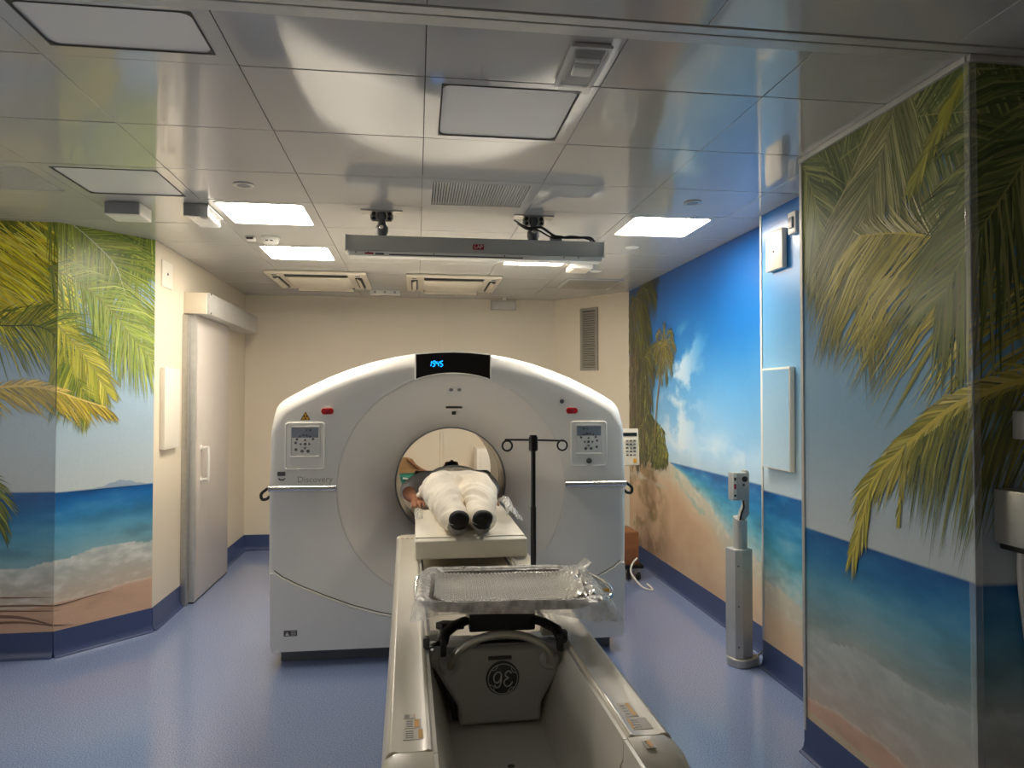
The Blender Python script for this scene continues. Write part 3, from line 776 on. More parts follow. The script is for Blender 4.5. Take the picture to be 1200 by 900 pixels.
bm = new_bm(); box(bm, -1.73, -1.54, 4.22, 4.40, H-.072, H, .006); fin('housing', bm, M['white'], t)
bm = new_bm(); box(bm, -1.725, -1.545, 4.212, 4.222, H-.068, H-.004, .003); fin('front_plate', bm, M['midgrey'], t)

# cassette air conditioners
def cassette(cx, cy, label):
    t = thing('cassette_air_conditioner', (cx, cy, H), label, 'air conditioner', group=None)
    w = .43
    bm = new_bm(); box(bm, cx-w, cx+w, cy-w, cy+w, H-.028, H, .012, 3); fin('panel', bm, M['cream'], t)
    bm = new_bm(); lathe(bm, [(.40, .0), (.375, -.02), (.30, -.042), (.22, -.046)], (0, 0, 0), seg=4)
    bmesh.ops.bevel(bm, geom=[e for e in bm.edges], offset=.012, segments=2, affect='EDGES')
    bmesh.ops.transform(bm, matrix=Matrix.Translation((cx, cy, H-.028)) @ Matrix.Rotation(PI/4, 4, 'Z'), verts=bm.verts[:]); fin('intake_grille', bm, M['cream'], t)
    for k in range(4):
        Rz = Matrix.Translation((cx, cy, 0)) @ Matrix.Rotation(k*PI/2, 4, 'Z')
        bm = new_bm(); box(bm, -.27, .27, -.385, -.325, H-.036, H-.026, .008); bmesh.ops.transform(bm, matrix=Rz, verts=bm.verts[:]); fin('outlet_slot', bm, M['slot'], t)
        bm = new_bm(); box(bm, -.26, .26, -.375, -.338, H-.050, H-.044, .002, rot=Matrix.Rotation(.45, 3, 'X')); bmesh.ops.transform(bm, matrix=Rz, verts=bm.verts[:]); fin('louver', bm, M['cream'], t)
        bm = new_bm(); box(bm, .335, .375, -.375, -.335, H-.034, H-.027, .006); bmesh.ops.transform(bm, matrix=Rz, verts=bm.verts[:]); fin('corner_cap', bm, M['midgrey'], t)
cassette(-.87, 6.72, 'square cream ceiling air conditioner on the left, beside the sliding door')
cassette(.335, 6.76, 'square cream ceiling air conditioner on the right, above the scanner')

t = thing('ceiling_hatch', (1.63, 6.66, H), 'flat grey vent plate in the ceiling above the angled wall', 'hatch')
bm = new_bm(); box(bm, 1.37, 1.90, 6.38, 6.94, H-.010, H, .003); fin('frame', bm, M['frame'], t)
bm = new_bm(); box(bm, 1.40, 1.87, 6.41, 6.91, H-.013, H-.009, .001); fin('plate', bm, M['grille'], t)
t = thing('cable_box', (-.33, 7.35, H), 'small white conduit strip on the ceiling between the air conditioners', 'conduit')
bm = new_bm(); box(bm, -.47, -.17, 7.32, 7.38, H-.045, H, .006); fin('strip', bm, M['white'], t)
for k in range(3):
    bm = new_bm(); cyl(bm, (-.42+.10*k, 7.315, H-.022), (-.42+.10*k, 7.325, H-.022), .012); fin('socket', bm, M['grille'], t)
t = thing('exit_sign', (.95, 7.72, H), 'clear unlit exit sign plate hanging before the back wall', 'sign')
bm = new_bm(); box(bm, .93, .97, 7.70, 7.74, H-.03, H, .004); fin('bracket', bm, M['white'], t)
bm = new_bm(); box(bm, .80, 1.08, 7.715, 7.723, H-.135, H-.03, .002); fin('plate', bm, M['clearp'], t)
bm = new_bm(); frame_ring(bm, .80, 1.08, -.135, -.03, .806, 1.074, -.129, -.036, 0, .012, .004)
bmesh.ops.transform(bm, matrix=Matrix.Translation((0, 7.725, H)) @ Matrix.Rotation(PI/2, 4, 'X'), verts=bm.verts[:]); fin('edge_frame', bm, M['grille'], t)

# ------------------------------------------------------------------ ceiling laser bar
t = thing('laser_positioning_bar', (.36, 4.25, H), 'long grey laser bar hanging from the ceiling on two mounts', 'laser bar')
bm = new_bm(); box(bm, -.409, 1.128, 4.20, 4.30, 2.460, 2.550, .004); fin('housing', bm, M['silver'], t)
bm = new_bm(); box(bm, -.395, 1.115, 4.206, 4.296, 2.430, 2.460, .005); fin('lower_cover', bm, M['white'], t)
bm = new_bm(); box(bm, -.16, .63, 4.203, 4.207, 2.437, 2.443); fin('laser_slit', bm, M['slot'], t, smooth=False)
for x in (-.413, 1.125):
    bm = new_bm(); box(bm, x, x+.007, 4.195, 4.305, 2.455, 2.555, .002); fin('end_cap', bm, M['white'], t)
for x in (-.35, -.28, .10, .52, .88, .97):
    bm = new_bm(); cyl(bm, (x, 4.207, 2.450), (x, 4.203, 2.450), .004, seg=8); fin('screw', bm, M['slot'], t)
bm = new_bm(); box(bm, -.30, -.25, 4.203, 4.207, 2.440, 2.450); fin('label_strip', bm, M['redlogo'], t, smooth=False)
bm = new_bm(); box(bm, -.24, -.19, 4.203, 4.207, 2.438, 2.448); fin('label_strip', bm, M['darkgrey'], t, smooth=False)
bm = new_bm(); box(bm, .33, .395, 4.195, 4.201, 2.481, 2.513, .001); lg = fin('logo_plate', bm, M['redlogo'], t)
bm = text_bm('LAP', .03, face_front(.3625, 4.1945, 2.497), .0006); fin('lettering', bm, M['white'], lg, smooth=False)
for k, x in enumerate((-.205, .70)):
    bm = new_bm(); box(bm, x-.12, x+.12, 4.205, 4.295, H-.006, H, .002); mt = fin('mount', bm, M['steel'], t)
    for sx in (-.045, .045):
        for sz in (0, 1):
            bm = new_bm(); cyl(bm, (x+sx, 4.215, H-.018-.028*sz), (x+sx, 4.235, H-.018-.028*sz), .011, seg=12); fin('bolt', bm, M['black'], mt)
    bm = new_bm(); prism(bm, rrect(x, H-.032, .13, .056, .02), lambda a, b: V((a, 4.235, b)), (0, .02, 0)); fin('bracket_plate', bm, M['steel'], mt)
    bm = new_bm(); lathe(bm, [(.026, -.005), (.032, -.03), (.022, -.06), (.024, -.075), (.036, -.09), (.038, -.12), (.030, -.14), (.028, -.153)], (x, 4.25, H), seg=24); fin('swivel', bm, M['darkgrey'], mt)
    bm = new_bm(); lathe(bm, [(.010, 0), (.012, .003), (.006, .006)], (x, 4.209, H-.098), 'y', 12); fin('adjuster', bm, M['chrome'], mt)
bm = new_bm(); tube(bm, [(.60, 4.22, H-.045), (.66, 4.20, H-.085), (.74, 4.195, H-.075), (.83, 4.20, H-.125), (.95, 4.205, H-.128), (1.04, 4.21, H-.125), (1.075, 4.215, H-.15)], .008)
tube(bm, [(.58, 4.22, H-.03), (.64, 4.20, H-.07), (.72, 4.20, H-.09), (.82, 4.205, H-.135), (.93, 4.21, H-.118), (1.03, 4.205, H-.135), (1.05, 4.21, H-.15)], .005); fin('cable', bm, M['black'], t)
bm = new_bm(); box(bm, .80, .87, 4.205, 4.25, 2.551, 2.585, .004); fin('connector', bm, M['midgrey'], t)

# ------------------------------------------------------------------ sliding door on the left wall
bm = new_bm(); box(bm, XL-.0, XL+.045, 5.80, 5.86, 0.0, 2.25, .004)
d = struct(fin('door_1', bm, M['steel']), 'white sliding door on the left wall with grey header box', 'door')
bm = new_bm(); box(bm, XL+.02, XL+.085, 5.87, 6.86, .012, 2.26, .006); fin('leaf', bm, M['door'], d)
bm = new_bm(); box(bm, XL+.018, XL+.087, 5.862, 5.90, .012, 2.26, .003); fin('edge_profile', bm, M['alu'], d)
bm = new_bm(); box(bm, XL+.03, XL+.082, 5.87, 6.86, .0, .014); fin('bottom_seal', bm, M['black'], d, smooth=False)
bm = new_bm(); box(bm, XL, XL+.19, 5.85, 7.55, 2.26, 2.43, .006); hd = fin('header_box', bm, M['alu'], d)
bm = new_bm(); box(bm, XL, XL+.17, 5.832, 5.852, 2.262, 2.428, .004); hc = fin('header_end_cap', bm, M['cream'], hd)
for (a, b) in ((.16, 2.42), (.16, 2.27)):
    bm = new_bm(); cyl(bm, (XL+.188, 5.88, b), (XL+.194, 5.88, b), .007, seg=10); fin('screw', bm, M['black'], hd)
bm = new_bm(); tube(bm, [(XL+.085, 6.02, 1.20), (XL+.125, 6.02, 1.20), (XL+.14, 6.02, 1.185), (XL+.14, 6.02, .965), (XL+.125, 6.02, .95), (XL+.085, 6.02, .95)], .013, 12, 5); fin('handle', bm, M['white'], d)
for z in (1.20, .95):
    bm = new_bm(); cyl(bm, (XL+.085, 6.02, z), (XL+.095, 6.02, z), .024); fin('handle_rose', bm, M['white'], d)

t = thing('wall_panel', (XL, 5.46, 1.23), 'tall cream flat box on the left wall beside the sliding door', 'wall panel')
bm = new_bm(); box(bm, XL, XL+.035, 5.33, 5.66, 1.235, 1.82, .006); fin('cover', bm, M['plate'], t)
bm = new_bm(); box(bm, XL+.0345, XL+.037, 5.345, 5.645, 1.25, 1.805, .001); fin('front_sheet', bm, M['plate'], t)
t = thing('access_plate', (XL, 5.44, 2.4), 'small square cream plate with keyhole high on the left wall', 'access plate')
bm = new_bm(); box(bm, XL, XL+.010, 5.33, 5.55, 2.40, 2.59, .003); fin('frame', bm, M['plate'], t)  # the solid plate itself, not a surround
bm = new_bm(); cyl(bm, (XL+.0095, 5.44, 2.50), (XL+.013, 5.44, 2.50), .010, seg=14); fin('keyhole', bm, M['black'], t)
t = thing('light_switch', (-2.57, YA, 1.42), 'white switch plate at the left picture edge on the palm print', 'switch')
bm = new_bm(); box(bm, -2.63, -2.535, YA-.022, YA-.004, 1.43, 1.55, .006); fin('plate', bm, M['white'], t)
bm = new_bm(); box(bm, -2.60, -2.550, YA-.028, YA-.02, 1.46, 1.52, .004); fin('rocker', bm, M['slot'], t)

# ------------------------------------------------------------------ right side wall fittings
t = thing('switch_box', (XQ, 3.82, 2.32), 'white square box high on the printed strip beside the column', 'box')
bm = new_bm(); box(bm, XQ-.035, XQ-.004, 3.735, 3.925, 2.335, 2.56, .008); fin('cover', bm, M['plate'], t)
bm = new_bm(); cyl(bm, (XQ-.034, 3.83, 2.44), (XQ-.038, 3.83, 2.44), .006, seg=10); fin('screw', bm, M['slot'], t)
t = thing('printed_hatch', (XQ, 3.82, 1.19), 'pale blue printed hatch with white rim on the strip beside the column', 'hatch')
bm = new_bm(); box(bm, XQ-.034, XQ-.004, 3.665, 3.985, 1.195, 1.775, .004); fin('frame', bm, M['plate'], t)
def hatch_col(u, z): return right_fn(u, z)
ho = mural('printed_face', (XQ-.0340, 0), (0, 1), (-1, 0), 3.672, 3.974, 1.202, 1.763, hatch_col, [], t, 0.02)
t = thing('wall_bracket', (XQ, 3.66, 2.52), 'small white fitting at the column edge beneath the ceiling', 'bracket')
bm = new_bm(); box(bm, XQ-.03, XQ-.004, 3.60, 3.68, 2.50, 2.62, .005); fin('body', bm, M['white'], t)
bm = new_bm(); box(bm, XQ-.04, XQ-.03, 3.62, 3.66, 2.53, 2.59, .003); fin('cap', bm, M['midgrey'], t)
# grey boxes on the near face of the column
t = thing('wall_cabinet', (1.9, YP0, 1.13), 'grey metal box with cable on the dark face of the palm column', 'box')
bm = new_bm(); box(bm, 1.815, 2.02, YP0-.13, YP0-.004, 1.145, 1.315, .006); fin('housing', bm, M['steel'], t)
bm = new_bm(); box(bm, 1.83, 2.01, YP0-.11, YP0-.01, 1.125, 1.146, .006); fin('underside', bm, M['black'], t)
bm = new_bm(); tube(bm, [(1.89, YP0-.03, 1.13), (1.895, YP0-.025, 1.0), (1.93, YP0-.02, .7), (1.935, YP0-.02, .2)], .012); fin('cable', bm, M['cable_w'], t)
for z in (1.16, 1.30):
    bm = new_bm(); cyl(bm, (1.90, YP0-.129, z), (1.90, YP0-.133, z), .005, seg=10); fin('screw', bm, M['black'], t)
t = thing('control_box', (1.95, YP0, 1.46), 'small pale box at right picture edge above the grey metal box', 'box')
bm = new_bm(); box(bm, 1.885, 2.0, YP0-.05, YP0-.004, 1.47, 1.56, .006); fin('cover', bm, M['silver'], t)
bm = new_bm(); box(bm, 1.90, 1.985, YP0-.056, YP0-.049, 1.485, 1.545, .003); fin('face_plate', bm, M['midgrey'], t)  # plain front plate of the box, carries no switch

# vent grille on the angled wall
a0 = V((XR, 7.10, 0)); a1 = V((1.53, YB, 0)); ta = (a1-a0).normalized(); na = V((-ta.y, ta.x, 0))
def AW(u, d, z): return a0+ta*u+na*d+V((0, 0, z))
t = thing('wall_vent', AW(.50, 0, 1.9).to_tuple(), 'tall louvred grey vent on the cream angled wall', 'vent')
bm = new_bm(); FR = [(.385, .615, 1.90, 2.00-.07), (.385, .615, 2.545, 2.575), (.385, .42, 1.93, 2.545), (.58, .615, 1.93, 2.545)]
def abox(bm, u0, u1, d0, d1, z0, z1):
    prism(bm, [(u0, z0), (u1, z0), (u1, z1), (u0, z1)], lambda a, b: AW(a, d0, b), na*(d1-d0))
for (u0, u1, z0, z1) in FR: abox(bm, u0, u1, .001, .016, z0, z1)
fin('frame', bm, M['grille'], t, smooth=False)
bm = new_bm(); abox(bm, .42, .58, .001, .004, 1.93, 2.545); fin('backing', bm, M['slot'], t, smooth=False)
for k in range(24):
    z = 1.94+.6*k/24+.004; bm = new_bm()
    prism(bm, [(.003, z), (.013, z-.008), (.015, z-.004), (.005, z+.012)], lambda a, b: AW(.42, a, b), ta*.16); fin('slat', bm, M['grille'], t, smooth=False)

# ------------------------------------------------------------------ gantry
GX, GY, GZ = .226, 4.42, 1.038
RF, RB = .69, .352
g = thing('ct_scanner_gantry', (GX, GY+.6, 0), 'large pale grey ring shaped scanner gantry behind the patient table', 'scanner')
g.scale = (1.018, 1.0, 1.012)
TOP = [(0, 1.877), (.10, 1.874), (.2, 1.865), (.35, 1.840), (.5, 1.803), (.63, 1.760), (.75, 1.712), (.88, 1.648), (.97, 1.598), (1.015, 1.570), (1.04, 1.548), (1.055, 1.520), (1.062, 1.48), (1.070, 1.38), (1.080, 1.05), (1.078, .6), (1.068, .14), (1.058, .095), (1.02, .082), (.6, .080), (0, .080)]
def dense(P, st=0.03):
    out = []
    for (a, b), (c, d) in zip(P, P[1:]):
        n = max(1, int(math.hypot(c-a, d-b)/st))
        for i in range(n): out.append((a+(c-a)*i/n, b+(d-b)*i/n))
    return out+[P[-1]]
half = dense(TOP)
OUT = half+[(-x, z) for x, z in reversed(half[1:-1])]
NO = len(OUT)
NRM = []
for i in range(NO):
    # smoothed normal
    tx = sum(OUT[(i+k) % NO][0]-OUT[i-k][0] for k in (1, 2)); tz = sum(OUT[(i+k) % NO][1]-OUT[i-k][1] for k in (1, 2))
    l = math.hypot(tx, tz); NRM.append((-tz/l, tx/l))   # outline runs clockwise seen from the front
    if NRM[-1][0]*OUT[i][0]+NRM[-1][1]*(OUT[i][1]-1.0) < 0: NRM[-1] = (-NRM[-1][0], -NRM[-1][1])
def inset(i, e): return (OUT[i][0]-NRM[i][0]*e, OUT[i][1]-NRM[i][1]*e)
def topw(z): return max(0.0, min(1.0, (z-1.40)/.14))
bm = new_bm(); rings = []
def ring_pts(f, y): return [bm.verts.new((GX+f(i)[0], GY+y, f(i)[1])) for i in range(NO)]
def circ(R):
    out = []
    for x, z in OUT:
        l = math.hypot(x, z-GZ); out.append((x/l*R, GZ+(z-GZ)/l*R))
    return out
C1, C0 = circ(RF), circ(RF+.012)
BK = circ(.52)
D = 1.62
rings.append(ring_pts(lambda i: C1[i], .012))
rings.append(ring_pts(lambda i: C0[i], .0))
e0 = lambda i: .022+.050*topw(OUT[i][1])
rings.append(ring_pts(lambda i: inset(i, e0(i)+.020), .0)); rings.append(ring_pts(lambda i: inset(i, e0(i)+.004), .0))
A0 = math.radians(32)
for k in range(1, 8):
    a = A0+(PI/2-A0)*k/7
    fy_, fi = (math.cos(A0)-math.cos(a))/math.cos(A0), 1-(math.sin(a)-math.sin(A0))/(1-math.sin(A0))
    rings.append([bm.verts.new((GX+p[0], GY+(.03+.10*topw(OUT[i][1]))*fy_, p[1])) for i in range(NO) for p in [inset(i, e0(i)*fi)]])
rings.append(ring_pts(lambda i: OUT[i], .75)); rings.append(ring_pts(lambda i: inset(i, .03*topw(OUT[i][1])), 1.2)); rings.append(ring_pts(lambda i: inset(i, .07*topw(OUT[i][1])), D-.06))
rings.append(ring_pts(lambda i: inset(i, .02+.07*topw(OUT[i][1])), D-.015)); rings.append(ring_pts(lambda i: inset(i, .06+.07*topw(OUT[i][1])), D)); rings.append(ring_pts(lambda i: BK[i], D))
for a, b in zip(rings, rings[1:]):
    for k in range(NO): bm.faces.new((a[k], a[(k+1) % NO], b[(k+1) % NO], b[k]))
fin('body_cover', bm, M['gantry'], g, ang=50)
bm = new_bm(); lathe(bm, [(RF-.001, .010), (RF-.02, .020), (.62, .052), (.54, .098), (.46, .158), (.40, .215), (.368, .258), (RB+.004, .290)], (GX, GY, GZ), 'y', 128, close=False)
fin('funnel', bm, M['gantry2'], g)
bm = new_bm(); lathe(bm, [(RB+.004, .291), (RB+.001, .288), (RB, .30), (RB, .62)], (GX, GY, GZ), 'y', 96, close=False); fin('bore_front', bm, M['bore'], g)
bm = new_bm(); lathe(bm, [(RB+.005, .286), (RB-.004, .289), (RB-.004, .297), (RB, .30)], (GX, GY, GZ), 'y', 96, close=False); fin('bore_rim', bm, M['midgrey'], g)
bm = new_bm(); lathe(bm, [(RB, .62), (RB+.006, .622), (RB+.006, .645), (RB, .647)], (GX, GY, GZ), 'y', 96, close=False); fin('scan_window', bm, M['darkgrey'], g)
bm = new_bm(); lathe(bm, [(RB, .647), (RB, 1.22), (RB+.03, 1.32), (.45, 1.52), (.525, 1.621)], (GX, GY, GZ), 'y', 96, close=False); fin('bore_rear', bm, M['bore'], g)
# plinth
bm = new_bm(); box(bm, GX-1.02, GX+1.0, GY+.09, GY+D-.1, 0.0, .09, .008); fin('plinth', bm, M['plinth'], g)
# lower front cover below the sweeping seam
SEAM = [(-1.066, .552), (-1.045, .552), (-1.0, .515), (-.90, .462), (-.75, .395), (-.60, .335), (-.45, .288), (-.30, .255), (-.15, .236), (0, .230)]
SEAM = SEAM+[(-x, z) for x, z in reversed(SEAM[:-1])]
bm = new_bm(); prism(bm, dense(SEAM, .02)+[(1.068, .55), (1.064, .14), (1.05, .093), (-1.05, .093), (-1.064, .14)], lambda a, b: V((GX+a, GY-.018, b)), (0, .04, 0))
fin('lower_cover', bm, M['gantry'], g, bev=.006, seg=2)
bm = new_bm(); loft(bm, [(GX+x, GY-.012, z+.006) for x, z in dense(SEAM, .03)[1:-1]], .0062, 8); fin('seam_strip', bm, M['white'], g)
bm = new_bm(); loft(bm, [(GX+x, GY-.001, z+.0155) for x, z in dense(SEAM, .03)[1:-1]], .0022, 8); fin('seam_gap', bm, M['slot'], g)
# satin bars at bore height
for s in (-1, 1):
    xa = RF+.002; xb = 1.079
    prof = [(0, -.020), (-.016, -.016), (-.024, 0), (-.016, .014), (0, .018)]
    bm = new_bm(); prism(bm, prof, lambda a, b: V((GX+s*xa, GY+a, 1.048+b)), (s*(xb-xa), 0, 0)); fin('trim_bar', bm, M['chrome'], g, ang=60)
    # strap loop at the side
    bm = new_bm(); tube(bm, [(GX+s*1.078, GY+.03, 1.055), (GX+s*1.098, GY+.02, 1.04), (GX+s*1.125, GY+.02, 1.015), (GX+s*1.12, GY+.02, .985), (GX+s*1.095, GY+.02, .985), (GX+s*1.078, GY+.03, 1.0)], .009, 8, 5); fin('strap', bm, M['black'], g)
# display at the top
dl = []
n = 24
def topz(x):
    for (a, b), (c, d) in zip(TOP, TOP[1:]):
        if a <= abs(x) <= c: return b+(d-b)*(abs(x)-a)/(c-a)
xw = .228
poly = [(-xw+2*xw*i/n, topz(-xw+2*xw*i/n)-.012) for i in range(n+1)]+[(xw-2*xw*i/n, GZ+math.sqrt((RF+.006)**2-(xw-2*xw*i/n)**2)) for i in range(n+1)]
bm = new_bm(); prism(bm, poly, lambda a, b: V((GX+a, GY-.006, b)), (0, .09, 0)); dp = fin('display', bm, M['gloss'], g, bev=.003)
c0 = [(GX+x, GY-.006, z) for x, z in poly]
bm = new_bm(); loft(bm, c0, .0042, 8, closed=True); fin('bezel', bm, M['white'], dp)
# seven-segment digits 1 9 4 5
SEGS = {'1': 'bc', '9': 'abcdfg', '4': 'bcfg', '5': 'acdfg'}
def digit(bm, ch, x0, z0, w, h, y):
    th = .0042
    pos = {'a': (0, h, w, h), 'd': (0, 0, w, 0), 'g': (0, h/2, w, h/2), 'b': (w, h/2, w, h), 'c': (w, 0, w, h/2), 'f': (0, h/2, 0, h), 'e': (0, 0, 0, h/2)}
    for s in SEGS[ch]:
        a, b, c, d = pos[s]
        sh = .16
        p = V((x0+a+b*sh, y, z0+b)); q = V((x0+c+d*sh, y, z0+d)); dr = (q-p).normalized(); nn = V((-dr.z, 0, dr.x))
        p += dr*.003; q -= dr*.003
        vs = [p-dr*.002, p+nn*th*.6, q+nn*th*.6, q+dr*.002, q-nn*th*.6, p-nn*th*.6]
        f = [bm.verts.new(v) for v in vs]; b2 = [bm.verts.new(v+V((0, .002, 0))) for v in vs]
        bm.faces.new(f); bm.faces.new(list(reversed(b2)))
        for i in range(6): bm.faces.new((f[(i+1) % 6], f[i], b2[i], b2[(i+1) % 6]))
for k, ch in enumerate('1945'):
    bm = new_bm(); digit(bm, ch, GX-.150+.023*k, 1.776, .014, .032, GY-.0085); fin('digit', bm, M['blueled'], dp, smooth=False)
# laser window plate, slot and camera square on the funnel
def funnel_y(r):
    P = [(RF-.001, .010), (.62, .052), (.54, .098), (.46, .158), (.40, .215), (.368, .258)]
    for (a, b), (c, d) in zip(P, P[1:]):
        if c <= r <= a: return b+(d-b)*(a-r)/(a-c)
    return .2
def on_funnel(bm, poly, r, lift, thick):
    """poly in (x, up) placed on the funnel at its top, radius r"""
    y = funnel_y(r); y2 = funnel_y(r-.03); sl = math.atan2(y2-y, .03)
    rot = Matrix.Rotation(-sl, 3, 'X')
    prism(bm, poly, lambda a, b: V((GX, GY+y, GZ+r))+V((a, 0, 0))+V((0, -math.sin(sl)*b, math.cos(sl)*b)) + V((0, -math.cos(sl), -math.sin(sl)))*lift, V((0, math.cos(sl), math.sin(sl)))*thick)
bm = new_bm(); on_funnel(bm, rrect(.015, 0, .105, .075, .032), .585, .004, .006); lw = fin('laser_plate', bm, M['gantry'], g, bev=.002)
for dx in (-.010, .040):
    bm = new_bm(); on_funnel(bm, rrect(dx, .016, .024, .020, .009), .585, .007, .006); fin('laser_window', bm, M['midgrey'], lw)
bm = new_bm(); on_funnel(bm, rrect(.012, 0, .105, .014, .006), .488, .004, .006); fin('light_slot', bm, M['black'], g)
bm = new_bm(); on_funnel(bm, rrect(.012, 0, .025, .026, .003), .452, .004, .006); fin('camera_window', bm, M['black'], g)
# emergency buttons
for x in (-.745, .735):
    bm = new_bm(); prism(bm, rrect(GX+x, 1.505, .082, .048, .0235, 8), lambda a, b: V((a, GY-.004, b)), (0, .006, 0)); rim = fin('stop_button_surround', bm, M['white'], g)
    bm = new_bm(); prism(bm, rrect(GX+x, 1.505, .072, .038, .0185, 8), lambda a, b: V((a, GY-.012, b)), (0, .012, 0)); fin('stop_button', bm, M['red'], rim, bev=.003)
    bm = new_bm(); lathe(bm, [(.014, 0), (.014, -.004), (.008, -.006)], (GX+x, GY-.0115, 1.505), 'y', 18); fin('button_cap', bm, M['redlogo'], rim)
# radiation warning triangle
bm = new_bm(); prism(bm, [(-.028, -.024), (.028, -.024), (0, .026)], lambda a, b: V((GX-.872+a, GY-.002, 1.477+b)), (0, .003, 0)); wt = fin('warning_triangle', bm, M['black'], g, smooth=False)
bm = new_bm(); prism(bm, [(-.022, -.0205), (.022, -.0205), (0, .019)], lambda a, b: V((GX-.872+a, GY-.0026, 1.477+b)), (0, .001, 0)); fin('yellow_field', bm, M['yellow'], wt, smooth=False)
bm = new_bm()
for k in range(3):
    a0_, a1_ = math.radians(90+120*k-30+180), math.radians(90+120*k+30+180)
    prism(bm, [(.003*math.cos(a0_), .003*math.sin(a0_)), (.012*math.cos(a0_), .012*math.sin(a0_)), (.012*math.cos((a0_+a1_)/2)*1.03, .012*math.sin((a0_+a1_)/2)*1.03), (.012*math.cos(a1_), .012*math.sin(a1_)), (.003*math.cos(a1_), .003*math.sin(a1_))],
          lambda a, b: V((GX-.872+a, GY-.0032, 1.470+b)), (0, .001, 0))
fin('trefoil', bm, M['black'], wt, smooth=False)
# key panels
def keypad(cx, cz, mirror):
    w, h = .232, .285
    bm = new_bm(); prism(bm, rrect(cx, cz, w, h, .022, 6), lambda a, b: V((a, GY-.007, b)), (0, .01, 0)); pan = fin('control_panel', bm, M['gantry'], g, bev=.003)
    bm = new_bm()
    loft(bm, [(a, GY-.007, b) for a, b in rrect(cx, cz, w-.012, h-.012, .018, 6)], .0035, 6, closed=True); fin('panel_rim', bm, M['white'], pan)
    sx0, sx1, sz0, sz1 = cx-.078, cx+.078, cz-.058, cz+.112
    bm = new_bm(); box(bm, sx0, sx1, GY-.0095, GY-.006, sz0, sz1, .001); fin('keypad', bm, M['keypad'], pan)
    bm = new_bm(); box(bm, sx0+.002, sx1-.002, GY-.0105, GY-.009, sz0+.108, sz1-.002, .0005); fin('screen', bm, M['screen'], pan)
    bm = new_bm(); box(bm, sx0-.004, sx1+.004, GY-.016, GY-.006, sz0-.010, sz0, .003); fin('ledge', bm, M['white'], pan)
    bm = new_bm(); box(bm, sx1, sx1+.006, GY-.014, GY-.006, sz0, sz1, .002); box(bm, sx0-.006, sx0, GY-.014, GY-.006, sz0, sz1, .002); box(bm, sx0-.006, sx1+.006, GY-.016, GY-.006, sz1, sz1+.006, .002); fin('recess_edge', bm, M['keypad'], pan)
    kx, kz = cx+(-.003 if mirror else .0), cz+.012
    def btn(x, z, r):
        bm = new_bm(); cyl(bm, (x, GY-.013, z), (x, GY-.009, z), r*.85, r, seg=12); fin('button', bm, M['button'], pan)
    btn(kx, kz, .009)
    for dx, dz in ((0, .024), (0, -.024), (.025, 0), (-.025, 0)):
        # arrow keys
        a = math.atan2(dz, dx); bm = new_bm()
        prism(bm, [(.009*math.cos(a), .009*math.sin(a)), (.011*math.cos(a+2.2), .011*math.sin(a+2.2)), (.004*math.cos(a+PI), .004*math.sin(a+PI)), (.011*math.cos(a-2.2), .011*math.sin(a-2.2))], lambda p, q: V((kx+dx+p, GY-.012, kz+dz+q)), (0, .003, 0)); fin('arrow_key', bm, M['darkgrey'], pan)
    for k, a in enumerate((148, 122, 100, 80, 58, 34, 172 if not mirror else 8)):
        btn(kx+.055*math.cos(math.radians(a)), kz+.053*math.sin(math.radians(a)), .0078)
    sg = -1 if not mirror else 1
    btn(kx+sg*.052, kz-.032, .009); btn(kx-.017, kz-.042, .010); btn(kx+.017, kz-.042, .010)
    btn(kx+.03*sg*-1, kz+.082, .008); btn(kx+.008*sg*-1, kz+.082, .006)
    return pan
keypad(GX-.872, 1.298, False)
pan = keypad(GX+.842, 1.298, True)
bm = new_bm(); lathe(bm, [(.016, 0), (.018, -.006), (.015, -.014), (.006, -.016)], (GX+.842, GY-.006, 1.192), 'y', 24); fin('key_switch', bm, M['darkgrey'], pan)
bm = new_bm(); lathe(bm, [(.013, 0), (.014, -.004), (.010, -.007)], (GX+.672, GY-.001, 1.563), 'y', 20); fin('round_sensor', bm, M['darkgrey'], g)
bm = text_bm('Discovery', .050, face_front(GX-.815, GY-.0012, 1.098), .0008); fin('lettering', bm, mat('pale_lettering', (168, 167, 162), 0.4), g, smooth=False)
bm = new_bm(); box(bm, GX-1.03, GX-.985, GY-.003, GY+.002, 1.122, 1.147, .001); fin('dark_label', bm, M['darkgrey'], g)
bm = new_bm(); prism(bm, [(-.022, .014), (-.012, .0), (.012, .0), (.022, .014), (.015, .014), (.008, .008), (-.008, .008), (-.015, .014)], lambda a, b: V((GX-1.005+a, GY-.002, 1.095+b)), (0, .002, 0)); fin('chevron_mark', bm, M['darkgrey'], g, smooth=False)
bm = new_bm(); box(bm, GX-.985, GX-.91, GY-.021, GY-.017, .185, .218, .0005); lb = fin('rating_label', bm, M['darkgrey'], g)
bm = new_bm(); prism(bm, [(-.012, -.010), (.012, -.010), (0, .012)], lambda a, b: V((GX-.966+a, GY-.0225, .20+b)), (0, .001, 0)); fin('label_triangle', bm, M['paper'], lb, smooth=False)
bm = new_bm()
for k in range(3): box(bm, GX-.945, GX-.916, GY-.0225, GY-.021, .191+.009*k, .194+.009*k)
fin('label_lines', bm, M['paper'], lb, smooth=False)
for (dx, z, m) in ((.90, .405, 'paper'), (.925, .375, 'yellow')):
    bm = new_bm(); box(bm, GX+dx, GX+dx+.045, GY-.021, GY-.017, z, z+.022, .0005); fin('sticker', bm, M[m], g)

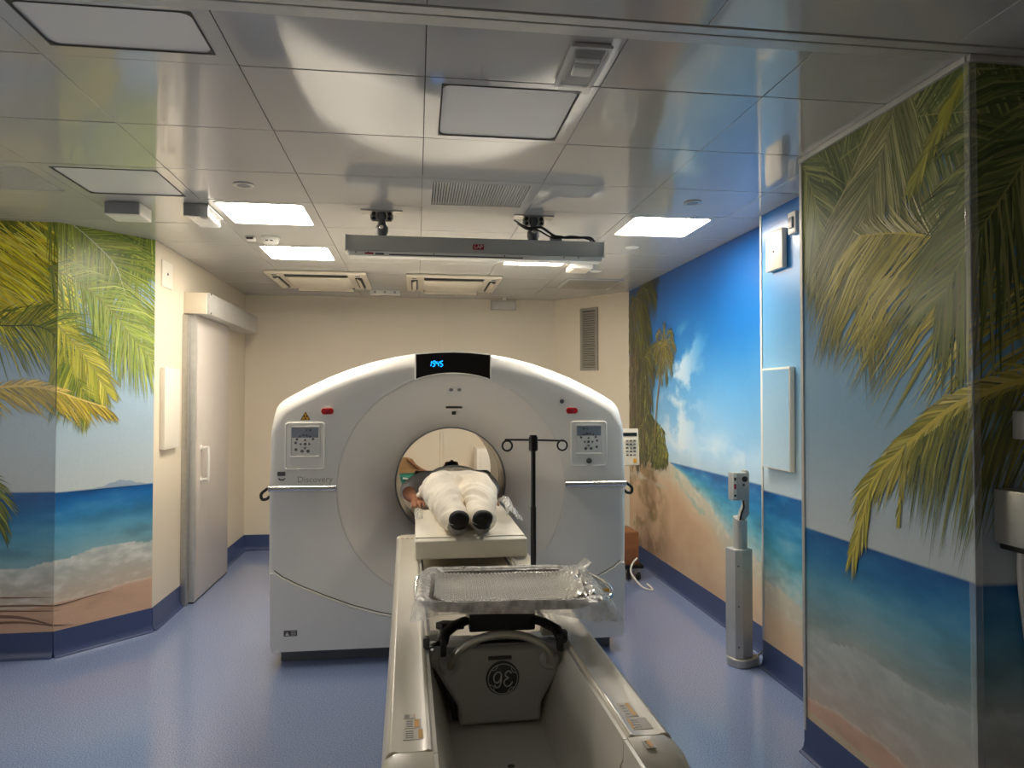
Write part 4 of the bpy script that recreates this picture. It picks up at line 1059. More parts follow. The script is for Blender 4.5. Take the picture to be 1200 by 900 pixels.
# ------------------------------------------------------------------ patient table (root turned slightly)
TR = math.radians(0.75)
tb = thing('patient_table', (.259, 1.0, 0), 'long cream scanner table with logo carriage pointing at the gantry', 'table', rz=TR)
TM = ROOT[tb.name]
def L(name, bm, m, parent=None, **k): return fin(name, bm, m, parent or tb, local=True, **k)
NEAR, FAR, ZT = .545, 2.90, .85
def rail(s):
    prof = [(.214, .80), (.214, .846), (.219, .852), (.226, .853), (.234, .850), (.262, .849), (.285, .849), (.296, .852), (.306, .852), (.314, .845), (.322, .825), (.326, .78), (.322, .70), (.30, .62), (.214, .60)]
    bm = new_bm(); prism(bm, [(s*a, b) for a, b in prof], lambda a, b: V((a, NEAR, b)), (0, FAR-NEAR, 0)); L('side_rail', bm, M['table'], ang=25, bev=.003)
    # rounded far end
    bm = new_bm(); prism(bm, [(s*.214, FAR+.002), (s*.326, FAR+.002), (s*.324, FAR+.04), (s*.31, FAR+.075), (s*.28, FAR+.09), (s*.214, FAR+.092)], lambda a, b: V((a, b, .62)), (0, 0, .231)); L('rail_end_far', bm, M['table'], bev=.012, seg=3, ang=50)
    # near end piece sloping down
    bm = new_bm()
    P2 = []
    for (y, dz, wo) in ((NEAR-.003, 0, .326), (NEAR-.06, -.006, .330), (NEAR-.13, -.03, .328), (NEAR-.19, -.075, .315), (NEAR-.22, -.13, .30)):
        P2.append([bm.verts.new(V((s*a, y, b))) for a, b in ((.214, .80+dz), (.214, .849+dz), (.235, .850+dz), (wo-.03, .850+dz), (wo-.008, .838+dz), (wo, .80+dz*.6), (wo, .62), (.214, .60))])
    for a, b in zip(P2, P2[1:]):
        for k in range(8): bm.faces.new((a[k], a[(k+1) % 8], b[(k+1) % 8], b[k]))
    bm.faces.new(P2[0]); bm.faces.new(list(reversed(P2[-1])))
    L('rail_end_near', bm, M['table'], ang=40)
for s in (-1, 1): rail(s)
# inner trough
for s in (-1, 1):
    bm = new_bm(); prism(bm, [(s*.2135, .845), (s*.205, .845), (s*.203, .80), (s*.196, .785), (s*.140, .60), (s*.150, .59), (s*.2135, .77)], lambda a, b: V((a, NEAR, b)), (0, FAR-NEAR, 0)); L('trough_side', bm, M['trough'], ang=25)
    bm = new_bm(); prism(bm, [(s*.1985, .772), (s*.1965, .774), (s*.1925, .761), (s*.1945, .759)], lambda a, b: V((a, NEAR+.09, b)), (0, FAR-NEAR-.2, 0)); L('guide_strip', bm, M['white'], smooth=False)
    bm = new_bm(); prism(bm, [(s*.2135, .845), (s*.205, .845), (s*.203, .80), (s*.145, .60), (s*.2135, .60)], lambda a, b: V((a, NEAR-.2, b)), (0, .197, 0)); L('trough_end', bm, M['trough'], smooth=False)
bm = new_bm(); box(bm, -.155, .155, NEAR-.2, FAR, .575, .600, .002); L('trough_floor', bm, M['trough'])
bm = new_bm(); box(bm, -.210, .210, NEAR-.22, NEAR-.19, .56, .78, .01); L('end_plate', bm, M['table'])
bm = new_bm(); cyl(bm, (.01, .93, .599), (.01, .93, .606), .010, seg=14); L('floor_screw', bm, M['chrome'])
# lift pedestal
bm = new_bm(); box(bm, -.24, .24, .70, 2.75, .30, .575, .02); L('lift_cover', bm, M['table'])
bm = new_bm(); box(bm, -.20, .20, 1.0, 2.6, .06, .31, .02); L('pedestal', bm, M['midgrey'])
bm = new_bm(); box(bm, -.22, .22, .95, 2.70, .0, .065, .01); L('foot_plate', bm, M['plinth'])
# stickers on the rails
def sticker(x0, x1, y0, y1, z, yel):
    bm = new_bm(); box(bm, x0, x1, y0, y1, z, z+.0012); st = L('sticker', bm, M['paper'], smooth=False)
    bm = new_bm(); box(bm, x0+(x1-x0)*yel[0], x0+(x1-x0)*yel[1], y0+.004, y1-.004, z+.0012, z+.0018); L('yellow_field', bm, M['yellow'], st, smooth=False)
    bm = new_bm()
    for k in range(4): box(bm, x0+(x1-x0)*.12, x0+(x1-x0)*.5, y0+(y1-y0)*(.15+.2*k), y0+(y1-y0)*(.22+.2*k), z+.0012, z+.0018)
    L('printed_lines', bm, M['midgrey'], st, smooth=False)
sticker(-.275, -.238, .655, .70, .8492, (.6, .9)); sticker(-.278, -.233, .60, .65, .8492, (.75, .95)); sticker(-.278, -.250, .705, .728, .8492, (.9, .95))
sticker(.240, .272, .64, .715, .8492, (.6, .9)); sticker(.238, .285, .575, .632, .8492, (.02, .10)); 
sticker(.24, .262, .49, .525, .848, (.3, .8))
sticker(-.300, -.286, 2.86, 2.885, .852, (.1, .9)); sticker(-.272, -.258, 2.86, 2.885, .8495, (.1, .9)); sticker(-.246, -.236, 2.86, 2.885, .8495, (.1, .9))
# cradle (concave) running through the gantry
def cradle_z(x): return .875-.055*(1-(x/.20)**2)
bm = new_bm(); nx = 20
xs = [-.20+.40*i/nx for i in range(nx+1)]
prism(bm, [(x, cradle_z(x)) for x in xs]+[(.205, .868)]+[(x*1.02, cradle_z(x)-.018) for x in reversed(xs)]+[(-.205, .868)], lambda a, b: V((a, 1.30, b-.047)), (0, 3.25, 0)); L('cradle', bm, M['cradle'], ang=30)
bm = new_bm()
for s in (-1, 1): loft(bm, [(s*.2, 1.30, .829), (s*.2, 4.55, .829)], .006, 8)
L('cradle_edge', bm, M['darkgrey'])
# carriage with handle and logo
CY0 = 1.17
CX = .012
face = [(-.212, .818), (-.205, .834), (-.17, .842), (-.10, .838), (.10, .838), (.17, .842), (.205, .834), (.212, .818), (.210, .80), (.20, .780), (.132, .672), (.128, .66), (.126, .612), (-.126, .612), (-.128, .66), (-.132, .672), (-.20, .780), (-.210, .80)]
bm = new_bm(); prism(bm, face, lambda a, b: V((a+CX*(1 if b < .8 else .3), CY0+(.02*(b-.61)/.25), b)), (0, .13, 0)); cg = L('carriage', bm, M['carriage'], bev=.012, seg=3, ang=50)
bm = new_bm(); prism(bm, [(a*1.03, b-.004 if b < .65 else b+.0) for a, b in face], lambda a, b: V((a, CY0+.05, b)), (0, .03, 0)); L('carriage_gasket', bm, M['black'], cg, smooth=False)
hp = [(-.150, CY0-.002, .792), (-.147, CY0-.02, .818), (-.128, CY0-.036, .850), (-.085, CY0-.043, .880), (-.04, CY0-.045, .893), (0, CY0-.046, .897), (.04, CY0-.045, .893), (.085, CY0-.043, .880), (.128, CY0-.036, .850), (.147, CY0-.02, .818), (.150, CY0-.002, .792)]
hp = [(a+CX, b, c) for a, b, c in hp]
bm = new_bm(); tube(bm, hp, .0125, 14, 5); L('handle', bm, M['steel'], cg)
for s in (-1, 1):
    bm = new_bm(); lathe(bm, [(.033, .02), (.032, -.004), (.024, -.014), (.014, -.018)], (CX+s*.155, CY0+.012, .795), 'y', 28); L('handle_boss', bm, M['carriage'], cg)
    bm = new_bm(); box(bm, s*.178-.026, s*.178+.026, CY0+.06, CY0+.10, .850, .872, .004); L('latch_block', bm, M['silver'], cg)
    bm = new_bm(); box(bm, s*.212-.01, s*.212+.01, CY0+.0, CY0+.03, .845, .880, .004); L('side_latch', bm, M['darkgrey'], cg)
yl = CY0+.012
bm = new_bm(); lathe(bm, [(.051, .006), (.051, -.004), (.047, -.007)], (.020, yl, .745), 'y', 48); lg = L('logo_badge', bm, M['logo'], cg)
bm = new_bm()
loft(bm, [(.020+.045*math.cos(2*PI*k/48), yl-.0075, .745+.045*math.sin(2*PI*k/48)) for k in range(48)], .0014, 6, closed=True)
for k in range(4):   # four swirls around the rim
    a = PI/4+PI/2*k
    loft(bm, smooth_pts([(.020+r*math.cos(a+d), yl-.0078, .745+r*math.sin(a+d)) for r, d in ((.043, -.42), (.037, -.2), (.038, .0), (.043, .1))], 4), .0012, 6)
G_ = [(-.003, .008), (-.008, .017), (-.017, .016), (-.024, .006), (-.022, -.006), (-.014, -.009), (-.007, -.002), (-.004, .008), (-.005, -.006), (-.009, -.018), (-.018, -.021), (-.022, -.014)]
E_ = [(.023, .013), (.016, .019), (.008, .015), (.007, .007), (.015, .002), (.006, -.003), (.003, -.011), (.009, -.019), (.019, -.017), (.026, -.008)]
for P_ in (G_, E_):
    loft(bm, smooth_pts([(.020+x*1.15, yl-.0078, .745+z*1.2) for x, z in P_], 6), .0023, 6)
L('monogram', bm, M['logoline'], lg)
bm = new_bm(); box(bm, -.024, .048, yl-.0015, yl+.004, .801, .811)
L('name_strip', bm, M['logo'], cg, smooth=False)

# black bracket that carries the tray
bt = thing('tray_bracket', (.27, 2.3, .868), 'black bracket clamped over the table carriage beneath the wrapped tray', 'bracket')
bm = new_bm(); box(bm, .165, .375, 2.235, 2.40, .868, .940, .008); fin('block', bm, M['black'], bt)
bm = new_bm(); box(bm, .130, .385, 2.20, 2.42, .938, .964, .010); fin('support_plate', bm, M['black'], bt)
bm = new_bm(); box(bm, .205, .345, 2.186, 2.202, .940, .962, .003); fin('red_bar', bm, M['red'], bt)
for s in (-1, 1):
    bm = new_bm(); loft(bm, [(.257+s*.10, 2.26, .900), (.257+s*.14, 2.22, .898), (.257+s*.172, 2.17, .890), (.257+s*.180, 2.14, .872)], [(.02, .013)]*4, 8); fin('arm', bm, M['black'], bt)
    bm = new_bm(); box(bm, .257+s*.176-.009, .257+s*.176+.009, 2.118, 2.155, .838, .885, .005); fin('clamp_foot', bm, M['black'], bt)
bm = new_bm(); prism(bm, [(.06, 2.25), (.085, 2.27), (.15, 2.255), (.15, 2.235), (.08, 2.225)], lambda a, b: V((a, b, .880)), (0, 0, .022)); fin('lever', bm, M['black'], bt, bev=.004)

# wrapped tray
ty = thing('wrapped_tray', (.285, 2.3, .966), 'shallow tray in shiny bubble wrap in front of the patient', 'tray')
x0, x1, y0, y1, zt0, zt1 = .015, .560, 2.085, 2.515, .966, 1.004
RT = Matrix.Translation((.285, 2.3, 0)) @ Matrix.Rotation(-.05, 4, 'Z') @ Matrix.Translation((-.285, -2.3, 0))
outer = rrect((x0+x1)/2, (y0+y1)/2, x1-x0, y1-y0, .07, 8)
def off(p, e):
    cx, cy = (x0+x1)/2, (y0+y1)/2
    return (cx+(p[0]-cx)*(1-e/((x1-x0)/2)), cy+(p[1]-cy)*(1-e/((y1-y0)/2)))
bm = new_bm(); Rg = []
for e, z in ((.050, zt0), (.022, zt0+.005), (.006, zt0+.018), (0, zt1-.008), (.006, zt1), (.018, zt1), (.026, zt1-.008), (.040, zt0+.016), (.060, zt0+.008), (.075, zt0+.006)):
    Rg.append([bm.verts.new((*off(p, e), z)) for p in outer])
for a, b in zip(Rg, Rg[1:]):
    for k in range(len(outer)): bm.faces.new((a[k], a[(k+1) % len(outer)], b[(k+1) % len(outer)], b[k]))
bm.faces.new(Rg[0]); bm.faces.new(Rg[-1])
bmesh.ops.transform(bm, matrix=RT, verts=bm.verts[:]); fin('tray_body', bm, M['trayw'], ty, ang=60)
# bubble wrap inside: a quilt of small domes
bx0, bx1, by0, by1 = x0+.045, x1-.045, y0+.05, y1-.045
pit = .0125; sub = 5
nx, ny = int((bx1-bx0)/pit)*sub, int((by1-by0)/pit*1.15)*sub
bm = new_bm(); vv = []
for j in range(ny+1):
    row = []
    for i in range(nx+1):
        gx, gy = i/sub, j/sub
        r_ = int(gy); fx = (gx+(.5 if r_ % 2 else 0)) % 1-.5; fy = gy % 1-.5
        d2 = fx*fx+fy*fy; hh = math.sqrt(max(0, .22-d2))*.016
        X, Y = bx0+(bx1-bx0)*i/nx, by0+(by1-by0)*j/ny
        ex = min(X-bx0, bx1-X); ey = min(Y-by0, by1-Y)
        lift = .022*max(0, 1-ex/.045)**2+.016*max(0, 1-ey/.04)**2+.006*mnoise.noise(V((X*9, Y*9, 0)))
        row.append(bm.verts.new((X, Y, zt0+.011+lift+hh)))
    vv.append(row)
for j in range(ny):
    for i in range(nx): bm.faces.new((vv[j][i], vv[j][i+1], vv[j+1][i+1], vv[j+1][i]))
bmesh.ops.transform(bm, matrix=RT, verts=bm.verts[:]); fin('bubble_wrap', bm, M['bubble'], ty, ang=80)
# film hanging over the edges
bm = new_bm(); N_ = 160; prev = None; first = None
def film_pt(k, lv):
    a = k/N_*len(outer); i = int(a) % len(outer); f = a-int(a)
    p = outer[i]; q = outer[(i+1) % len(outer)]; P_ = (p[0]+(q[0]-p[0])*f, p[1]+(q[1]-p[1])*f)
    nz = mnoise.noise(V((P_[0]*22, P_[1]*22, lv*1.7)))
    right = max(0, (P_[0]-.40)/.16); left = max(0, (.08-P_[0])/.07)
    out = (.004, -.004, -.010-.03*right-.006*left, -.014-.05*right-.012*left)[lv]+.006*nz
    zz = (zt1-.004, zt1+.004, zt1-.016, zt1-.032-.03*right-.035*left)[lv]+.008*nz*(lv > 0)
    return (*off(P_, out if lv != 0 else .03), zz)
for k in range(N_):
    col = [bm.verts.new(film_pt(k, lv)) for lv in range(4)]
    if prev:
        for a in range(3): bm.faces.new((prev[a], col[a], col[a+1], prev[a+1]))
    else: first = col
    prev = col
for a in range(3): bm.faces.new((prev[a], first[a], first[a+1], prev[a+1]))
bmesh.ops.transform(bm, matrix=RT, verts=bm.verts[:]); fin('plastic_film', bm, M['film'], ty, ang=80)
# crumpled corner and loose flap
bm = new_bm(); rr = random.Random(5); G = {}
for i in range(26):
    for j in range(22):
        a, b = i/25, j/21
        X = .49+.10*a; Y = 2.14+.34*b
        Z = zt1-.030+.034*math.sin(PI*min(1, a*1.1))+.020*mnoise.noise(V((a*6, b*9, 1)))+.008*mnoise.noise(V((a*16, b*22, 4)))-.03*max(0, a-.75)
        G[i, j] = bm.verts.new((X+.012*mnoise.noise(V((a*4, b*6, 8))), Y, Z))
for i in range(25):
    for j in range(21): bm.faces.new((G[i, j], G[i+1, j], G[i+1, j+1], G[i, j+1]))
bmesh.ops.transform(bm, matrix=RT, verts=bm.verts[:]); fin('crumpled_wrap', bm, M['bubble'], ty, ang=30)
bm = new_bm()
for (tri) in ([(.535, 2.46, 1.0), (.585, 2.44, 1.045), (.60, 2.40, 1.035), (.56, 2.40, .998)],):
    a = [bm.verts.new(p) for p in tri]; b = [bm.verts.new((p[0]+.002, p[1]+.002, p[2]-.002)) for p in tri]
    bm.faces.new(a); bm.faces.new(list(reversed(b)))
    for i in range(4): bm.faces.new((a[(i+1) % 4], a[i], b[i], b[(i+1) % 4]))
fin('film_flap', bm, M['film'], ty, smooth=False)
for pts in ([(.545, 2.45, .985), (.592, 2.44, .990), (.628, 2.30, .985), (.622, 2.24, .965), (.57, 2.19, .965)], [(.02, 2.48, .985), (.002, 2.47, .985), (-.002, 2.34, .975), (.008, 2.26, .965), (.03, 2.24, .965)]):
    bm = new_bm(); tube(bm, pts, .006, 8, 4); fin('carry_handle', bm, M['chrome'], ty)

# drip stand on the table
iv = thing('iv_pole', (.428, 2.60, .86), 'black drip pole with two hook rings between tray and patient', 'drip stand')
bm = new_bm(); cyl(bm, (.428, 2.60, .868), (.428, 2.60, 1.20), .0105); cyl(bm, (.428, 2.60, 1.19), (.428, 2.60, 1.465), .0085); fin('pole', bm, M['black'], iv)
bm = new_bm(); lathe(bm, [(.010, 0), (.017, .004), (.017, .05), (.012, .06)], (.428, 2.60, 1.405), seg=20); fin('collar', bm, M['black'], iv)
bm = new_bm(); box(bm, .405, .451, 2.577, 2.623, .862, .905, .006); fin('clamp', bm, M['black'], iv)
bm = new_bm(); loft(bm, [(.322, 2.60, 1.448), (.428, 2.60, 1.4465), (.545, 2.60, 1.4425)], .0036, 8); fin('cross_bar', bm, M['black'], iv)
for x in (.331, .537):
    bm = new_bm(); loft(bm, [(x+.018*math.cos(2*PI*k/24), 2.60, 1.426+.0185*math.sin(2*PI*k/24)) for k in range(24)], .0035, 8, closed=True); fin('hook_ring', bm, M['black'], iv)

# ------------------------------------------------------------------ added window out of view at left, glows to fill the near room
wx = FXL
t = struct(fin('fill_window_1', (lambda b: (box(b, wx+.001, wx+.05, 0.15, 3.15, .82, .90, .004), box(b, wx+.001, wx+.05, 0.15, 3.15, 2.10, 2.18, .004), box(b, wx+.001, wx+.05, 0.15, 0.23, .90, 2.10, .004), box(b, wx+.001, wx+.05, 3.07, 3.15, .90, 2.10, .004), box(b, wx+.001, wx+.05, 1.62, 1.68, .90, 2.10, .004), b)[-1])(new_bm()), M['white'], smooth=False), 'added frosted window giving fill light in the near left wall', 'fill window')
M['pane'] = mat('frosted_fill_pane', (240, 240, 236), 0.5, emit=(255, 246, 232), estr=2.4)
bm = new_bm(); box(bm, wx+.008, wx+.016, 0.23, 3.07, .90, 2.10); fin('pane', bm, M['pane'], t, smooth=False)
bm = new_bm(); box(bm, wx+.001, wx+.13, .12, 3.18, .79, .82, .006); fin('fill_window_sill', bm, M['white'], t)

# ------------------------------------------------------------------ flat tabletop, sheet, head rest
PX = .258
ft = thing('flat_tabletop', (PX, 4.3, .845), 'cream flat tabletop under the patient with a deep front lip', 'tabletop')
bm = new_bm(); box(bm, PX-.263, PX+.263, 3.335, 5.45, .912, .940, .006); fin('slab', bm, M['board'], ft)
bm = new_bm(); box(bm, PX-.263, PX+.263, 3.325, 3.375, .8555, .9405, .010, 3); fin('front_lip', bm, M['board'], ft)
for s in (-1, 1):
    bm = new_bm(); box(bm, PX+s*.135-.03, PX+s*.135+.03, 3.40, 5.40, .846, .913, .004); fin('support_rail', bm, M['board'], ft)
bm = new_bm(); nx, ny = 40, 70; gr_ = {}
for i in range(nx+1):
    for j in range(ny+1):
        a, b = -1+2*i/nx, j/ny
        x = a*.259; y = 3.40+1.9*b
        z = .9418+.0020*(1+mnoise.noise(V((x*9, y*7, 0))))+.0010*(1+mnoise.noise(V((x*25, y*22, 3))))
        gr_[i, j] = bm.verts.new((PX+x, y, z))
for i in range(nx):
    for j in range(ny): bm.faces.new((gr_[i, j], gr_[i+1, j], gr_[i+1, j+1], gr_[i, j+1]))
ex = bmesh.ops.extrude_face_region(bm, geom=bm.faces[:])
for v in ex['geom']:
    if isinstance(v, bmesh.types.BMVert): v.co.z = .9408
tag(fin('bed_sheet', bm, M['sheet'], ang=70), 'white wrinkled sheet spread over the flat tabletop beneath the patient', 'sheet')
hr = thing('head_rest', (PX, 5.14, .948), 'black head rest with two side wings inside the scanner bore', 'head rest')
bm = new_bm(); box(bm, PX-.12, PX+.12, 5.02, 5.27, .9535, .9615, .003); fin('base', bm, M['foam'], hr)
for s in (-1, 1):
    bm = new_bm(); box(bm, PX+s*.225-.045, PX+s*.225+.045, 5.06, 5.26, .9535, 1.072, .012); fin('wing', bm, M['foam'], hr)
    bm = new_bm(); box(bm, PX+s*.15-.05, PX+s*.15+.05, 5.08, 5.24, .9535, .9610, .003); fin('link', bm, M['foam'], hr)

# ------------------------------------------------------------------ patient
PX = .251
def P3(x, y, z): return V((PX+x, y, z))
def limb(bm, pts, rad, seg=14, k=4):
    pp = smooth_pts([P3(*p) for p in pts], k)
    rr = []
    n = len(rad)
    for i in range(n-1):
        for j in range(k):
            t = j/k
            a, b = rad[i], rad[i+1]
            a = a if isinstance(a, tuple) else (a, a); b = b if isinstance(b, tuple) else (b, b)
            rr.append((a[0]+(b[0]-a[0])*t, a[1]+(b[1]-a[1])*t))
    e = rad[-1]; rr.append(e if isinstance(e, tuple) else (e, e))
    # rounded ends
    d0 = (pp[0]-pp[1]).normalized(); d1 = (pp[-1]-pp[-2]).normalized()
    m0, m1 = min(rr[0]), min(rr[-1])
    pp = [pp[0]+d0*m0*.75, pp[0]+d0*m0*.4]+pp+[pp[-1]+d1*m1*.4, pp[-1]+d1*m1*.75]
    rr = [(rr[0][0]*.45, rr[0][1]*.45), (rr[0][0]*.85, rr[0][1]*.85)]+rr+[(rr[-1][0]*.85, rr[-1][1]*.85), (rr[-1][0]*.45, rr[-1][1]*.45)]
    # force side axis = X so that radii stay (width, thickness)
    rings = []
    for i, p in enumerate(pp):
        t = (pp[min(i+1, len(pp)-1)]-pp[max(i-1, 0)]).normalized()
        s = V((1, 0, 0))-t*t.x
        s = s.normalized() if s.length > .05 else V((0, 0, 1)); u = s.cross(t).normalized()
        rings.append([bm.verts.new(p+s*rr[i][0]*math.cos(2*PI*q/seg)+u*rr[i][1]*math.sin(2*PI*q/seg)) for q in range(seg)])
    for a, b in zip(rings, rings[1:]):
        for q in range(seg): bm.faces.new((a[q], a[(q+1) % seg], b[(q+1) % seg], b[q]))
    bm.faces.new(list(reversed(rings[0]))); bm.faces.new(rings[-1])

bm = new_bm()
# torso, neck, head
limb(bm, [(0, 4.36, 1.030), (0, 4.50, 1.040), (0, 4.66, 1.045), (0, 4.80, 1.045), (0, 4.92, 1.040), (0, 4.98, 1.035)], [(.155, .082), (.155, .092), (.140, .092), (.155, .092), (.165, .080), (.11, .058)], 24)
limb(bm, [(0, 4.95, 1.035), (0, 5.02, 1.045), (0, 5.07, 1.05)], [.062, .056, .056], 16)
limb(bm, [(0, 5.04, 1.075), (0, 5.08, 1.070), (0, 5.14, 1.062), (0, 5.20, 1.060), (0, 5.235, 1.060)], [(.045, .045), (.060, .068), (.072, .086), (.072, .086), (.05, .060)], 20)
limb(bm, [(0, 5.115, 1.135), (0, 5.095, 1.152), (0, 5.085, 1.148)], [.011, .014, .011], 10, 3)      # nose
limb(bm, [(-.022, 5.062, 1.128), (0, 5.060, 1.132), (.022, 5.062, 1.128)], [.006, .009, .006], 8, 3)  # lips
limb(bm, [(0, 5.030, 1.105), (0, 5.035, 1.112)], [.020, .020], 10, 2)                                # chin
for s in (-1, 1):
    limb(bm, [(s*.072, 5.09, 1.06), (s*.080, 5.115, 1.062), (s*.079, 5.14, 1.058)], [(.007, .014), (.009, .020), (.008, .014)], 10, 3)
    limb(bm, [(s*.045, 5.137, 1.134), (s*.028, 5.140, 1.142), (s*.012, 5.137, 1.140)], [.008, .009, .007], 8, 3)
    # legs and feet
    limb(bm, [(s*.085, 4.42, 1.030), (s*.090, 4.22, 1.036), (s*.080, 3.98, 1.030), (s*.072, 3.71, 1.015), (s*.066, 3.48, 1.000)], [(.080, .076), (.074, .074), (.056, .056), (.052, .052), (.038, .038)], 16)
    limb(bm, [(s*.066, 3.48, 1.000), (s*.059, 3.425, .990), (s*.055, 3.37, 1.012), (s*.055, 3.31, 1.040), (s*.055, 3.272, 1.060)], [.038, .036, (.034, .030), (.040, .026), (.034, .018)], 14)
# arms: right arm at the viewer's left reaches down to the table edge
def arm(s, pts, rads):
    limb(bm, [(s*x, y, z) for x, y, z in pts], rads, 14)
arm(-1, [(.165, 4.93, 1.045), (.235, 4.82, 1.025), (.292, 4.68, 1.000), (.290, 4.56, .992), (.262, 4.42, .985), (.250, 4.37, .982)], [.052, .050, .044, .042, .030, .027])
arm(1, [(.165, 4.93, 1.045), (.215, 4.82, 1.030), (.232, 4.68, 1.000), (.222, 4.54, .992), (.212, 4.40, .985), (.208, 4.36, .982)], [.052, .050, .042, .038, .029, .026])
def hand(s, hx):
    limb(bm, [(s*hx, 4.37, .982), (s*(hx-.004), 4.33, .980), (s*(hx-.008), 4.285, .978)], [(.027, .016), (.040, .016), (.040, .013)], 14, 3)
    for q, (dx, l) in enumerate(((.030, .066), (.011, .076), (-.009, .070), (-.029, .054))):
        x0_ = hx-.008+dx
        limb(bm, [(s*x0_, 4.285, .980), (s*(x0_+dx*.12), 4.285-l*.40, .983), (s*(x0_+dx*.18), 4.285-l*.75, .974), (s*(x0_+dx*.2), 4.285-l, .962)], [.0095, .0088, .008, .0068], 10, 3)
    limb(bm, [(s*(hx-.026), 4.345, .980), (s*(hx-.055), 4.315, .977), (s*(hx-.064), 4.285, .972), (s*(hx-.062), 4.265, .967)], [.012, .011, .0095, .008], 10, 3)
hand(-1, .248); hand(1, .206)
bm = remesh_bm(bm, .0055, 3)
for v in bm.verts: v.co.z = max(v.co.z, .952)
body = fin('person', bm, M['skin'], ang=180, recalc=False, origin=(PX, 4.3, .948))
tag(body, 'person in white trousers and black socks lying face up inside the scanner ring', 'person')

def cloth(bm, voxel, it, amp, scale, stretch=(1, 1, 1), seed=0, flat=None):
    b = remesh_bm(bm, voxel, it)
    b.normal_update()
    mv = []
    for v in b.verts:
        ax = abs(v.co.x-PX-.0); y = v.co.y
        c1 = (y+1.1*ax)*stretch[0]; c2 = (y-.9*ax)*stretch[1]
        q = V((c1, c2, v.co.z*stretch[2]+seed))
        w_ = mnoise.noise(V((v.co.x*6+seed, y*6, v.co.z*6)))*.5
        r = 1-abs(mnoise.noise(q+V((w_, w_, 0)))*2.2)
        r2 = mnoise.noise(V((c1*2.1, c2*1.6, v.co.z*9+seed)))
        mv.append(v.normal*(amp*(max(r, -.6)*.9+r2*.45-.35)))
    for v, d in zip(b.verts, mv):
        v.co += d
        if flat and v.co.z < flat: v.co.z = flat+(v.co.z-flat)*.1
    bmesh.ops.smooth_vert(b, verts=b.verts[:], factor=.4, use_axis_x=True, use_axis_y=True, use_axis_z=True)
    return b
# trousers
bm = new_bm()
limb(bm, [(0, 4.34, 1.045), (0, 4.46, 1.052), (0, 4.57, 1.050), (0, 4.64, 1.046)], [(.185, .094), (.186, .098), (.170, .096), (.160, .096)], 24)
for s in (-1, 1):
    limb(bm, [(s*.098, 4.42, 1.048), (s*.105, 4.25, 1.050), (s*.098, 4.00, 1.040), (s*.082, 3.76, 1.026), (s*.069, 3.54, 1.008), (s*.065, 3.445, 1.000)], [(.112, .096), (.106, .094), (.090, .080), (.078, .068), (.063, .053), (.057, .048)], 18)
# pocket flap standing off at the hip
limb(bm, [(-.165, 4.50, 1.06), (-.205, 4.42, 1.035), (-.235, 4.33, 1.012)], [(.03, .012), (.035, .011), (.016, .008)], 10, 3)
bm = cloth(bm, .007, 4, .026, 8, (8, 3.0, 5), 2, .954)
fin('trousers', bm, M['trouser'], body, ang=180, recalc=False)
# drawstring at the waist
bm = new_bm(); tube(bm, [P3(-.02, 4.60, 1.150), P3(.0, 4.56, 1.156), P3(.025, 4.52, 1.154), P3(.02, 4.47, 1.156)], .005, 8); tube(bm, [P3(.0, 4.57, 1.155), P3(-.03, 4.54, 1.153), P3(-.045, 4.49, 1.154)], .004, 8)
fin('drawstring', bm, M['trouser'], body)
# shirt with short sleeves
bm = new_bm()
limb(bm, [(0, 4.68, 1.045), (0, 4.74, 1.050), (0, 4.82, 1.050), (0, 4.92, 1.045), (0, 4.975, 1.040)], [(.176, .104), (.178, .104), (.185, .100), (.185, .086), (.12, .064)], 24)
limb(bm, [(-.16, 4.93, 1.045), (-.235, 4.82, 1.028), (-.285, 4.70, 1.008), (-.292, 4.655, 1.0)], [.066, .066, .064, .062], 14)
limb(bm, [(.16, 4.93, 1.045), (.215, 4.82, 1.030), (.235, 4.70, 1.008), (.236, 4.66, 1.0)], [.066, .064, .060, .058], 14)
bm = cloth(bm, .008, 4, .006, 9, (10, 4, 6), 7, .954)
fin('shirt', bm, M['shirt'], body, ang=180, recalc=False)
bm = new_bm()
limb(bm, [(0, 4.955, 1.045), (0, 4.985, 1.048), (0, 5.0, 1.05)], [(.085, .070), (.074, .070), (.068, .066)], 20, 3)
bm = remesh_bm(bm, .006, 3); fin('collar', bm, M['maroon'], body, ang=180, recalc=False)
bm = new_bm(); limb(bm, [(0, 5.028, 1.09), (0, 5.05, 1.092), (0, 5.085, 1.098), (0, 5.105, 1.10)], [(.04, .034), (.050, .046), (.052, .060), (.045, .054)], 18, 3)
bm = remesh_bm(bm, .006, 3); fin('face_mask', bm, M['hair'], body, ang=180, recalc=False)
bm = new_bm(); limb(bm, [(0, 5.115, 1.044), (0, 5.15, 1.046), (0, 5.20, 1.052), (0, 5.235, 1.058), (0, 5.25, 1.06)], [(.070, .072), (.079, .078), (.079, .088), (.062, .074), (.04, .05)], 20, 3)
bm = remesh_bm(bm, .006, 3); fin('hair', bm, M['hair'], body, ang=180, recalc=False)
